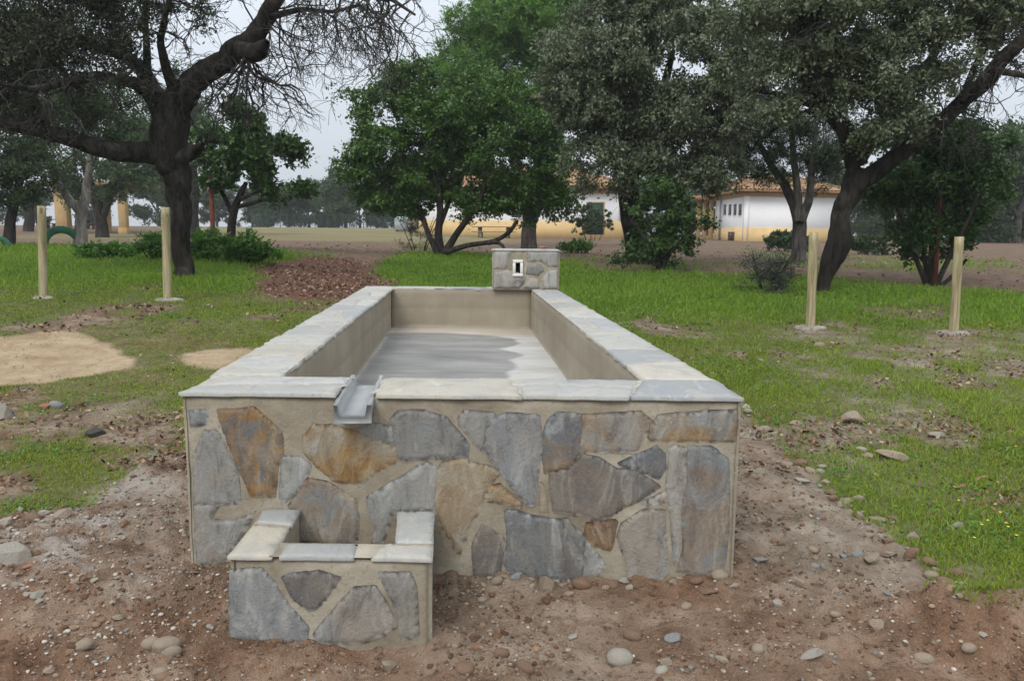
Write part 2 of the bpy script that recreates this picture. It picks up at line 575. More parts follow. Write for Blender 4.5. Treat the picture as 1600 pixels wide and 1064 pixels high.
def lut(key, x, y):
    """bilinear look-up in the ground sheet's own grid"""
    x = np.asarray(x, float); y = np.asarray(y, float)
    a = (np.arctan2(x, y) - LUT['a0']) / LUT['da']
    r = np.log(np.maximum(np.hypot(x, y), 1.71) / 1.7) / LUT['dr']
    T = LUT[key]
    i = np.clip(np.floor(r).astype(int), 0, T.shape[0] - 2); j = np.clip(np.floor(a).astype(int), 0, T.shape[1] - 2)
    fr, fa = np.clip(r - i, 0, 1), np.clip(a - j, 0, 1)
    return (T[i, j] * (1 - fa) + T[i, j + 1] * fa) * (1 - fr) + (T[i + 1, j] * (1 - fa) + T[i + 1, j + 1] * fa) * fr


def zones_at(x, y):
    return {k: lut(k, x, y) for k in ('soil', 'sand', 'litter', 'grass', 'bare', 'lush')}


def ground_z(x, y):
    x = np.atleast_1d(np.asarray(x, float)); y = np.atleast_1d(np.asarray(y, float))
    if LUT: return lut('z', x, y)
    x = np.atleast_1d(np.asarray(x, float)); y = np.atleast_1d(np.asarray(y, float))
    return gz(x, y) + gdetail(x, y)


def GD(u, v):
    p = G(u, v)
    p[2] = ground_z(p[0], p[1])[0]
    return p


# ------------------------------------------------------------------ ground sheet
def build_ground():
    fine = np.radians(np.linspace(-53, 53, 915))
    rest = np.radians(np.linspace(53, 307, 60))[1:-1]
    ang = np.concatenate([fine, rest])
    r = np.concatenate([[.02, .5, 1.0, 1.4], 1.7 * np.exp(np.linspace(0, math.log(420 / 1.7), 820))])
    A, R = np.meshgrid(ang, r)
    x, y = (np.sin(A) * R).ravel(), (np.cos(A) * R).ravel()
    Z = zones(x, y)
    z = gz(x, y) + gdetail(x, y, Z)
    nf, r4 = len(fine), 4
    LUT.update(a0=fine[0], da=fine[1] - fine[0], dr=math.log(420 / 1.7) / 819)
    for key, val in list(Z.items()) + [('z', z)]:
        LUT[key] = val.reshape(len(r), len(ang))[r4:, :nf].copy()
    inside = poly_sd([FL + (.1, .1), FR + (-.1, .1), OBR + (-.1, -.1), OBL + (.1, -.1)], x, y) < 0
    z = np.where(inside, -.12, z)
    nr, na = len(r), len(ang)
    i = np.arange(nr - 1)[:, None] * na; k = np.arange(na)[None]; k2 = (k + 1) % na
    q = np.stack([i + k, i + k2, i + na + k2, i + na + k], -1).reshape(-1, 4)
    pale = sstep(.1, -.5, poly_sd(Gpoly([(-100, 790), (60, 790), (230, 690), (290, 690), (300, 880), (180, 960), (60, 930), (-100, 960)]), x, y))
    gray = sstep(.9, 1.3, x) * sstep(2.9, 3.5, y)
    m, n, l, b = new_mat('earth', .95, .1)
    t = NT(m)
    v = t.coord((1, 1, 1))
    big, med, fin, vf = t.noise(.55, 4, .6, v), t.noise(3.2, 6, .65, v), t.noise(16, 5, .7, v), t.noise(85, 3, .7, v)
    red = t.ramp(med, [(.28, (.092, .048, .028)), (.5, (.235, .140, .088)), (.72, (.385, .275, .195))])
    tan = t.ramp(med, [(.28, (.145, .108, .074)), (.5, (.28, .222, .165)), (.72, (.43, .37, .295))])
    soilc = t.mix(t.math('ADD', t.ramp(big, [(.40, 0.0), (.60, .75)]), t.math('MULTIPLY', t.attr('gray'), .6), True), red, tan)
    soilc = t.mix(t.math('MULTIPLY', t.attr('pale'), t.ramp(med, [(.45, 0.0), (.62, .85)])), soilc, (.40, .37, .33))
    soilc = t.mix(t.ramp(fin, [(.6, 0.0), (.74, .55)]), soilc, (.36, .30, .235))
    soilc = t.mix(t.ramp(fin, [(.30, .8), (.45, 0.0)]), soilc, (.05, .028, .018))
    soilc = t.mix(t.ramp(vf, [(.64, 0.0), (.72, .6)]), soilc, (.42, .37, .31))
    grassc = t.ramp(fin, [(.3, (.045, .06, .016)), (.55, (.10, .145, .032)), (.75, (.18, .165, .075))])
    sandc = t.ramp(med, [(.3, (.36, .26, .155)), (.55, (.50, .38, .245)), (.75, (.58, .46, .32))])
    sandc = t.mix(t.ramp(t.noise(2.2, 6, .7, v, .6), [(.5, 0.0), (.66, .7)]), sandc, (.30, .205, .115))
    sandc = t.mix(t.ramp(fin, [(.28, .8), (.4, 0.0)]), sandc, (.20, .125, .07))
    litc = t.ramp(fin, [(.3, (.05, .026, .018)), (.5, (.15, .078, .05)), (.72, (.26, .155, .11))])
    farc = t.ramp(med, [(.3, (.115, .075, .05)), (.55, (.19, .13, .092)), (.75, (.25, .18, .13))])
    fieldc = t.ramp(t.noise(.5, 5, .7, t.coord((.35, 1.2, 1))), [(.3, (.165, .125, .075)), (.5, (.21, .185, .09)), (.7, (.27, .215, .135))])
    col = t.mix(t.attr('faraway'), soilc, farc)
    col = t.mix(t.attr('field'), col, fieldc)
    col = t.mix(t.attr('litter'), col, litc)
    col = t.mix(t.math('MULTIPLY', t.attr('grass'), .92), col, grassc)
    col = t.mix(t.attr('sand'), col, sandc)
    l.new(col, b.inputs['Base Color'])
    h = t.math('ADD', t.math('MULTIPLY', med, .5), t.math('ADD', t.math('MULTIPLY', fin, .5), t.math('MULTIPLY', vf, .25)))
    l.new(t.bump(h, 1.0, .075), b.inputs['Normal'])
    o = mesh_np('ground', np.stack([x, y, z], 1), q, m, None,
                dict(grass=Z['grass'], sand=Z['sand'], litter=Z['litter'], field=Z['field'], faraway=sstep(9, 13, y), pale=pale, gray=gray), smooth=True)
    tag(o, kind='structure')


build_ground()


# ------------------------------------------------------------------ stone work
def slate_mat(name):
    m, n, l, b = new_mat(name, .62, .4)
    t = NT(m)
    s = t.n.new('ShaderNodeCombineXYZ')
    sdv = t.attr('sd')
    l.new(sdv, s.inputs[0]); l.new(t.math('MULTIPLY', sdv, 2.3), s.inputs[1]); l.new(t.math('MULTIPLY', sdv, -1.7), s.inputs[2])
    add = n.new('ShaderNodeVectorMath'); add.operation = 'ADD'
    l.new(t.tc.outputs['Object'], add.inputs[0]); l.new(s.outputs[0], add.inputs[1])
    mp = n.new('ShaderNodeMapping'); mp.inputs['Scale'].default_value = (1.0, 1.0, .35)
    l.new(add.outputs[0], mp.inputs['Vector'])
    st = t.noise(11, 7, .68, mp.outputs[0], 1.0)
    cl = t.noise(4.5, 5, .6, add.outputs[0], .8)
    fn = t.noise(55, 4, .7, add.outputs[0])
    base = t.attr('Col', 'Color')
    col = t.mix(t.ramp(st, [(.3, .8), (.47, 0.0)]), base, (.085, .09, .093))
    col = t.mix(t.ramp(st, [(.54, 0.0), (.7, .75)]), col, (.40, .40, .385))
    rust = t.math('MULTIPLY', t.ramp(t.noise(3.6, 5, .62, add.outputs[0], 1.2), [(.38, 0.0), (.56, 1.0)]), t.attr('rust'))
    rcol = t.ramp(st, [(.3, (.12, .058, .025)), (.5, (.25, .145, .055)), (.7, (.35, .26, .13))])
    col = t.mix(rust, col, rcol)
    col = t.mix(t.ramp(cl, [(.48, 0.0), (.68, .5)]), col, (.285, .255, .195))
    col = t.mix(t.ramp(fn, [(.62, 0.0), (.78, .4)]), col, (.45, .44, .42))
    l.new(col, b.inputs['Base Color'])
    # mortar smeared over the stones' borders
    sm = t.math('SUBTRACT', t.math('ADD', t.math('MULTIPLY', cl, 1.5), t.math('MULTIPLY', fn, .5)), t.math('MULTIPLY', t.attr('edge'), 22.0))
    col = t.mix(t.ramp(sm, [(.60, 0.0), (.95, .85)]), col, (.35, .31, .235))
    l.new(t.ramp(st, [(.3, .5), (.7, .75)]), b.inputs['Roughness'])
    h = t.math('ADD', st, t.math('MULTIPLY', fn, .3))
    l.new(t.bump(h, .8, .022), b.inputs['Normal'])
    return m


def mortar_mat():
    m, n, l, b = new_mat('mortar', .93, .15)
    t = NT(m)
    a, f, g = t.noise(3.5, 5, .6), t.noise(45, 5, .7), t.noise(170, 3, .7)
    col = t.ramp(a, [(.3, (.225, .19, .14)), (.5, (.325, .285, .215)), (.7, (.43, .39, .31))])
    col = t.mix(t.ramp(f, [(.3, .5), (.45, 0.0)]), col, (.16, .13, .09))
    col = t.mix(t.ramp(g, [(.62, 0.0), (.78, .3)]), col, (.5, .46, .39))
    l.new(col, b.inputs['Base Color'])
    l.new(t.bump(t.math('ADD', f, t.math('MULTIPLY', g, .2)), .6, .010), b.inputs['Normal'])
    return m


def coping_mat():
    m, n, l, b = new_mat('coping_slate', .6, .4)
    t = NT(m)
    v = t.coord((1, 1, 1))
    a, st, f = t.noise(5.5, 6, .68, v, .9), t.noise(8, 7, .7, t.coord((1.0, .35, 1.0), rot=(0, 0, .5)), 1.2), t.noise(60, 4, .7, v)
    col = t.attr('Col', 'Color')
    col = t.mix(t.ramp(a, [(.36, .5), (.5, 0.0)]), col, (.27, .28, .285))
    col = t.mix(t.ramp(a, [(.54, 0.0), (.7, .55)]), col, (.52, .46, .37))
    col = t.mix(t.ramp(st, [(.3, .5), (.42, 0.0)]), col, (.15, .15, .15))
    col = t.mix(t.ramp(st, [(.6, 0.0), (.72, .5)]), col, (.60, .60, .58))
    col = t.mix(t.ramp(t.noise(2.0, 6, .7, v, .5), [(.52, 0.0), (.66, .6)]), col, (.30, .265, .205))
    col = t.mix(t.ramp(f, [(.28, .7), (.4, 0.0)]), col, (.22, .2, .165))
    l.new(col, b.inputs['Base Color'])
    l.new(t.bump(t.math('ADD', st, t.math('MULTIPLY', f, .4)), .6, .012), b.inputs['Normal'])
    return m


M['slate'] = slate_mat('slate')
M['mortar'] = mortar_mat()
M['coping'] = coping_mat()
M['pale_mortar'] = simple_mat('pale_mortar', (.32, .285, .225), (.48, .445, .38), 22, .92, .6, .008)


def densify(poly, step, jit, seed):
    rr = np.random.default_rng(seed)
    poly = np.asarray(poly, float)
    # gently round the corners first (one Chaikin cut, shallow)
    q = []
    n = len(poly)
    for i in range(n):
        a, b = poly[i], poly[(i + 1) % n]
        L = np.linalg.norm(b - a)
        c = min(.12, .005 / max(L, 1e-6))
        q += [a + (b - a) * c, b - (b - a) * c]
    out = []
    n = len(q)
    for i in range(n):
        a, b = q[i], q[(i + 1) % n]
        L = np.linalg.norm(b - a)
        k = max(1, int(L / step))
        for j in range(k):
            out.append(a + (b - a) * j / k)
    out = np.array(out)
    s = np.arange(len(out)) * step
    out = out + jit * 2 * np.stack([fbm(np.stack([s * 11, s * 0 + seed, s * 0], 1), 3), fbm(np.stack([s * 11, s * 0 + seed + 40, s * 0], 1), 3)], 1)
    return out


def plate(mb, poly, O, U, V, N, h, col, rust=0.0, seed=0, step=.02, jit=.008, bev=.014, relief=.008, skirt=.012, mi=0, tilt=0.0, grid=None):
    """a flat, rough stone: outline in the (U,V) plane through O, raised h along N, broken edge, uneven face"""
    O, U, V, N = (np.asarray(a, float) for a in (O, U, V, N))
    ol = densify(poly, step, jit, seed)
    lo, hi = ol.min(0), ol.max(0)
    g = grid or step * 1.5
    gx, gy = np.meshgrid(np.arange(lo[0], hi[0], g), np.arange(lo[1], hi[1], g))
    gp = np.stack([gx.ravel(), gy.ravel()], 1)
    rr = np.random.default_rng(seed + 1)
    gp = gp + rr.uniform(-.3, .3, gp.shape) * g
    gp = gp[poly_sd(ol, gp[:, 0], gp[:, 1]) < -bev * .45] if len(gp) else gp
    pts = np.concatenate([ol, gp])
    k = len(ol)
    res = delaunay_2d_cdt([Vector(p) for p in pts], [(i, (i + 1) % k) for i in range(k)], [], 1, 1e-5)
    pv = np.array([(p.x, p.y) for p in res[0]])
    tris = [tuple(f) for f in res[2]]
    d = np.maximum(-poly_sd(ol, pv[:, 0], pv[:, 1]), 0)
    q3 = np.stack([pv[:, 0] * 5 + seed * 3.1, pv[:, 1] * 3 + seed, np.full(len(pv), seed * .7)], 1)
    nzv = fbm(q3, 4)
    ledge = np.round(fbm(q3 * .9 + 9, 2) * 7) / 7
    c = pv.mean(0)
    hh = h * np.clip(d / bev, 0, 1) ** .6 + (nzv * relief * 1.4 + ledge * relief * 1.3) * np.clip(d / (bev * 1.5), 0, 1)
    hh = hh + tilt * (pv[:, 0] - c[0])
    W = O + pv[:, :1] * U + pv[:, 1:] * V + hh[:, None] * N
    n0 = len(W)
    # skirt following the outline (outline vertices come first in the result when nothing was merged)
    bidx = [int(np.argmin(((pv - p) ** 2).sum(1))) for p in ol]
    sk = O + ol[:, :1] * U + ol[:, 1:] * V - skirt * N
    fs = list(tris)
    for i in range(k):
        j = (i + 1) % k
        if bidx[i] != bidx[j]:
            fs.append((bidx[i], n0 + i, n0 + j, bidx[j]))
    cc = np.array(col, float) * (1 + .1 * rr.uniform(-1, 1))
    mb.add(np.concatenate([W, sk]), fs, mi, Col=tuple(cc) + (1.0,), rust=float(rust), sd=float(seed * 1.37 % 11), edge=np.concatenate([d, np.zeros(len(sk))]))


def z1(a, b): return (270 + a / 3.039, 570 + b / 3.039)
def z2(a, b): return (700 + a / 3.04, 570 + b / 3.04)
def z5(a, b): return (330 + a / 3.746, 780 + b / 3.746)


GREY, BLUE, DARK, TAN, PALE, OCH = (.27, .268, .25), (.215, .222, .22), (.145, .15, .152), (.31, .275, .21), (.37, .365, .34), (.29, .245, .17)
FRONT = [
    ([z1(*p) for p in ((215, 215), (390, 210), (430, 250), (505, 315), (518, 430), (490, 460), (480, 610), (365, 608), (330, 510), (285, 400), (240, 290))], DARK, 1.0),
    ([z1(*p) for p in ((150, 322), (215, 325), (255, 400), (300, 520), (320, 640), (180, 655), (108, 648), (105, 450))], GREY, .1),
    ([z1(*p) for p in ((110, 672), (230, 670), (200, 740), (270, 745), (390, 700), (300, 830), (255, 900), (250, 935), (120, 935))], GREY, .25),
    ([z1(*p) for p in ((88, 222), (165, 215), (160, 268), (95, 288))], BLUE, 0),
    ([z1(*p) for p in ((625, 345), (680, 290), (760, 300), (865, 328), (1060, 388), (1055, 460), (960, 500), (870, 560), (770, 540), (700, 480), (640, 420))], OCH, 1.0),
    ([z1(*p) for p in ((872, 308), (960, 288), (1030, 300), (1056, 376), (960, 350))], GREY, 0),
    ([z1(*p) for p in ((1045, 270), (1080, 230), (1190, 225), (1290, 255), (1390, 370), (1390, 430), (1080, 445), (1055, 350))], BLUE, .15),
    ([z1(*p) for p in ((525, 440), (600, 440), (650, 490), (600, 570), (540, 640), (515, 620))], GREY, 0),
    ([z1(*p) for p in ((560, 670), (640, 548), (740, 570), (870, 640), (870, 850), (590, 830), (600, 720))], BLUE, .6),
    ([z1(*p) for p in ((925, 628), (1080, 540), (1200, 465), (1250, 490), (1230, 690), (1050, 690), (1000, 850), (940, 850), (970, 770), (940, 700))], GREY, .05),
    ([z1(1290, 475), z1(1395, 450), z2(100, 470), z2(180, 485), z2(240, 510), z2(200, 560), z2(165, 620), z2(140, 690), z2(110, 740), z2(60, 900), z1(1340, 870), z1(1290, 780), z1(1245, 660), z1(1240, 560)], TAN, .5),
    ([z2(*p) for p in ((62, 250), (85, 222), (210, 235), (215, 260), (178, 300), (168, 400), (120, 360), (70, 290))], GREY, .05),
    ([z2(*p) for p in ((182, 320), (202, 270), (270, 240), (430, 245), (435, 400), (405, 660), (380, 660), (300, 560), (215, 460), (187, 400))], BLUE, .12),
    ([z2(*p) for p in ((455, 350), (480, 270), (520, 240), (630, 240), (620, 410), (560, 480), (465, 505), (460, 440))], DARK, .5),
    ([z2(*p) for p in ((652, 235), (900, 230), (955, 270), (930, 330), (880, 410), (642, 415), (642, 330))], GREY, .55),
    ([z2(*p) for p in ((960, 355), (975, 280), (1012, 240), (1200, 225), (1360, 220), (1355, 365), (1180, 350), (1050, 362))], GREY, .9),
    ([z2(*p) for p in ((490, 510), (560, 500), (600, 480), (650, 435), (720, 450), (790, 500), (860, 490), (950, 540), (1000, 575), (900, 640), (710, 735), (650, 700), (515, 695), (495, 600))], DARK, .3),
    ([z2(*p) for p in ((822, 470), (985, 392), (1025, 430), (1020, 490), (990, 532), (900, 495))], DARK, 0),
    ([z2(*p) for p in ((1040, 420), (1060, 390), (1130, 400), (1128, 560), (1105, 700), (1110, 850), (1085, 960), (1062, 900), (1045, 600))], PALE, .2),
    ([z2(*p) for p in ((1136, 400), (1240, 395), (1300, 430), (1330, 460), (1325, 700), (1310, 960), (1200, 1000), (1092, 968), (1118, 850), (1116, 700), (1138, 560))], BLUE, .45),
    ([z2(*p) for p in ((280, 700), (340, 705), (460, 740), (538, 740), (530, 1010), (420, 1010), (380, 985), (285, 970), (265, 920), (290, 860))], DARK, .05),
    ([z2(*p) for p in ((547, 745), (570, 740), (600, 790), (645, 822), (640, 1000), (530, 1018), (540, 850))], DARK, .15),
    ([z2(*p) for p in ((652, 830), (690, 880), (740, 950), (690, 1005), (648, 1000))], GREY, .1),
    ([z2(*p) for p in ((655, 810), (670, 755), (805, 740), (770, 875), (700, 850))], (.16, .10, .065), .8),
    ([z2(*p) for p in ((830, 760), (920, 700), (1025, 700), (1035, 940), (1020, 1030), (870, 1035), (840, 900), (820, 820))], GREY, .3),
    ([z2(*p) for p in ((125, 860), (150, 760), (200, 780), (260, 830), (240, 990), (125, 1000))], DARK, .25),
    ([z2(*p) for p in ((170, 650), (200, 585), (250, 575), (340, 655), (330, 680), (230, 640))], OCH, .8),
    ([z2(*p) for p in ((430, 565), (452, 570), (460, 640), (470, 700), (437, 690))], TAN, .2),
    ([z2(*p) for p in ((930, 645), (1030, 600), (1030, 640), (960, 668))], PALE, .3),
]
BASIN_FRONT = [
    ([z5(*p) for p in ((105, 412), (310, 405), (370, 470), (480, 640), (565, 740), (558, 830), (450, 850), (340, 830), (250, 825), (112, 800))], BLUE, .05),
    ([z5(*p) for p in ((412, 455), (480, 430), (640, 415), (765, 455), (690, 560), (610, 650), (570, 655), (480, 580))], DARK, .2),
    ([z5(*p) for p in ((600, 790), (650, 720), (760, 590), (840, 510), (960, 505), (1030, 610), (1085, 740), (1000, 800), (880, 835), (680, 840), (620, 833))], GREY, .25),
    ([z5(*p) for p in ((980, 430), (1165, 425), (1200, 510), (1215, 790), (1105, 820), (1090, 700), (1060, 600), (1010, 510))], GREY, .15),
]


def grow(q, a):
    q = np.asarray(q, float); c = q.mean(0)
    d = np.linalg.norm(q - c, axis=1, keepdims=True)
    return c + (q - c) * (1 + a / d)


def face_frame(a, b):
    """vertical plane from ground point a to b: origin, along, up, outward"""
    a, b = np.asarray(a, float), np.asarray(b, float)
    U = b - a; L = np.linalg.norm(U); U = U / L
    return np.array([a[0], a[1], 0]), np.array([U[0], U[1], 0]), np.array([0, 0, 1.0]), np.array([U[1], -U[0], 0]), L


def px_on_face(u, v, O, U, N):
    d = ray(u, v); e = np.array([0, 0, EYE])
    p = e + d * (np.dot(O - e, N) / np.dot(d, N))
    return np.dot(p - O, U), p[2]


def rough_sheet(mb, O, U, V, N, w, h0, h1, res, amp, mi, seed, hole=None):
    """an uneven rendered sheet over the rectangle 0..w, h0..h1"""
    nu, nv = max(2, int(w / res)), max(2, int((h1 - h0) / res))
    a, b = np.meshgrid(np.linspace(0, w, nu + 1), np.linspace(h0, h1, nv + 1))
    a, b = a.ravel(), b.ravel()
    e = np.minimum(np.minimum(a, w - a), np.minimum(b - h0, h1 - b))
    d = amp * (fbm(np.stack([a * 5 + seed, b * 5, np.full(a.size, seed * 1.)], 1), 4) * 2 + .6 * fbm(np.stack([a * 30, b * 30 + seed, a * 0], 1), 3)) - .012 * np.exp(-e / .012)
    W = O + a[:, None] * U + b[:, None] * V + d[:, None] * N
    i = np.arange(nv)[:, None] * (nu + 1) + np.arange(nu)[None]
    q = np.stack([i, i + 1, i + nu + 2, i + nu + 1], -1).reshape(-1, 4)
    if hole is not None:
        ca, cb = a[q].mean(1), b[q].mean(1)
        q = q[~((ca > hole[0]) & (ca < hole[1]) & (cb > hole[2]))]
    mb.add(W, q, mi, Col=(.3, .3, .3, 1.0), rust=0.0, sd=0.0)


def random_stones(mb, O, U, V, N, w, h, seed, h0=0.0):
    """irregular slate cladding: jittered cells shrunk apart by mortar joints"""
    rr = np.random.default_rng(seed)
    nx, ny = max(1, round(w / .36)), max(1, round((h - .06) / .27))
    gx = np.linspace(.04, w - .04, nx + 1); gy = np.linspace(h0 + .02, h - .06, ny + 1)
    pt = np.array([[(x + (rr.uniform(-.1, .1) if 0 < i < nx else 0), y + (rr.uniform(-.08, .08) if 0 < j < ny else 0)) for i, x in enumerate(gx)] for j, y in enumerate(gy)])
    for j in range(ny):
        for i in range(nx):
            q = np.array([pt[j, i], (pt[j, i] + pt[j, i + 1]) / 2 + rr.uniform(-.03, .03, 2), pt[j, i + 1], (pt[j, i + 1] + pt[j + 1, i + 1]) / 2 + rr.uniform(-.03, .03, 2), pt[j + 1, i + 1], (pt[j + 1, i + 1] + pt[j + 1, i]) / 2 + rr.uniform(-.03, .03, 2), pt[j + 1, i]])
            c = q.mean(0)
            dd = np.linalg.norm(q - c, axis=1, keepdims=True)
            q = c + (q - c) * (1 - .028 / dd)
            plate(mb, q, O, U, V, N, .008, [GREY, BLUE, DARK, TAN, PALE][rr.integers(5)], rr.choice([0, .1, .3, .8]), seed * 100 + j * 20 + i, step=.03, relief=.007)


def strip_coping(mb, P0, P1, Q0, Q1, z, thick, seed, mean=.6, over=(.012, .012)):
    """flat slabs laid along a strip between edge P (outer) and edge Q (inner); top at z"""
    rr = np.random.default_rng(seed)
    P0, P1, Q0, Q1 = (np.asarray(a, float) for a in (P0, P1, Q0, Q1))
    L = np.linalg.norm(P1 - P0)
    k = max(1, round(L / mean))
    cuts = np.linspace(0, 1, k + 1)
    cp = cuts.copy(); cq = cuts.copy()
    for i in range(1, k):
        s = rr.uniform(-.22, .22) / k
        o = rr.uniform(-.16, .16) / k
        cp[i] += s + o; cq[i] += s - o
    gap = .003 / L
    pal = [(.37, .36, .33), (.42, .405, .36), (.31, .315, .31), (.43, .395, .33), (.39, .38, .35)]
    for i in range(k):
        a, b = cp[i] + gap * (i > 0), cp[i + 1] - gap * (i < k - 1)
        c, d = cq[i] + gap * (i > 0), cq[i + 1] - gap * (i < k - 1)
        A, B, Cc, D = P0 + (P1 - P0) * a, P0 + (P1 - P0) * b, Q0 + (Q1 - Q0) * c, Q0 + (Q1 - Q0) * d
        polys = [[A, B, D, Cc]]
        if rr.uniform() < .4 and L / k > .4:
            e1, e2 = rr.uniform(.35, .65), rr.uniform(.35, .65)
            m1, m2 = A + (Cc - A) * e1, B + (D - B) * e2
            nrm = (Cc - A) / np.linalg.norm(Cc - A) * .007
            polys = [[A, B, m2 - nrm, m1 - nrm], [m1 + nrm, m2 + nrm, D, Cc]]
        for jj, pl in enumerate(polys):
            c0 = np.mean(pl, 0)
            pl = [tuple(p) for p in pl]
            area = sum(pl[t][0] * pl[(t + 1) % 4][1] - pl[(t + 1) % 4][0] * pl[t][1] for t in range(4))
            if area < 0: pl = pl[::-1]
            plate(mb, pl, (0, 0, z - .006 + rr.uniform(-.002, .002)), (1, 0, 0), (0, 1, 0), (0, 0, 1), .006, pal[rr.integers(len(pal))], 0, seed * 50 + i * 3 + jj, step=.014, jit=.014, bev=.004, relief=.0055, skirt=thick, grid=.045)


def smooth_mat(name, stops, streak=True, rough=.85):
    m, n, l, b = new_mat(name, rough, .25)
    t = NT(m)
    a, s, f = t.noise(1.6, 5, .6), t.noise(6, 5, .6, t.coord((1, 1, .12))), t.noise(70, 4, .7)
    k = t.math('ADD', t.math('MULTIPLY', a, .75), t.math('MULTIPLY', s, .25))
    col = t.ramp(k, stops)
    col = t.mix(t.ramp(f, [(.3, .25), (.42, 0.0)]), col, tuple(c * .6 for c in stops[0][1]))
    sx = n.new('ShaderNodeSeparateXYZ')
    l.new(t.tc.outputs['Object'], sx.inputs[0])
    zz = t.math('ADD', sx.outputs['Z'], t.math('MULTIPLY', a, .10))
    col = t.mix(t.ramp(zz, [(.355, .75), (.40, 0.0)]), col, (.46, .43, .37))          # lime bloom along the foot
    col = t.mix(t.ramp(zz, [(.60, 0.0), (.63, .35), (.70, .12)]), col, (.20, .17, .12))  # an old water line
    l.new(col, b.inputs['Base Color'])
    l.new(t.bump(t.math('ADD', f, s), .35, .008), b.inputs['Normal'])
    return m


M['lining'] = smooth_mat('cement_render', [(.32, (.255, .215, .155)), (.5, (.315, .27, .20)), (.68, (.37, .325, .25))])
M['near_black'] = simple_mat('dark_void', (.01, .01, .01), (.03, .028, .025), 8, .8, 0)
M['white_frame'] = simple_mat('white_frame', (.62, .60, .55), (.75, .73, .69), 9, .6, .2, .004)
M['spout'] = simple_mat('spout_cement', (.19, .195, .20), (.33, .335, .33), 7, .5, .25, .006, (1, .3, 1), .5)


def floor_mat():
    m, n, l, b = new_mat('basin_floor', .8, .4)
    t = NT(m)
    a, f, s = t.noise(2.2, 6, .65, t.coord((.5, 1.6, 1))), t.noise(60, 4, .7), t.noise(9, 5, .6, t.coord((.4, 2, 1)))
    dry = t.ramp(a, [(.3, (.33, .31, .27)), (.5, (.44, .425, .39)), (.7, (.53, .52, .49))])
    wet = t.ramp(a, [(.3, (.135, .128, .115)), (.5, (.185, .18, .17)), (.7, (.255, .245, .225))])
    wet = t.mix(t.ramp(s, [(.55, 0.0), (.7, .4)]), wet, (.33, .335, .34))
    w = t.attr('wet')
    col = t.mix(w, dry, wet)
    col = t.mix(t.attr('silt'), col, (.36, .27, .18))
    l.new(col, b.inputs['Base Color'])
    l.new(t.math('SUBTRACT', .85, t.math('MULTIPLY', w, .42)), b.inputs['Roughness'])
    l.new(t.bump(t.math('ADD', f, t.math('MULTIPLY', a, .5)), .2, .008), b.inputs['Normal'])
    return m


M['floor'] = floor_mat()


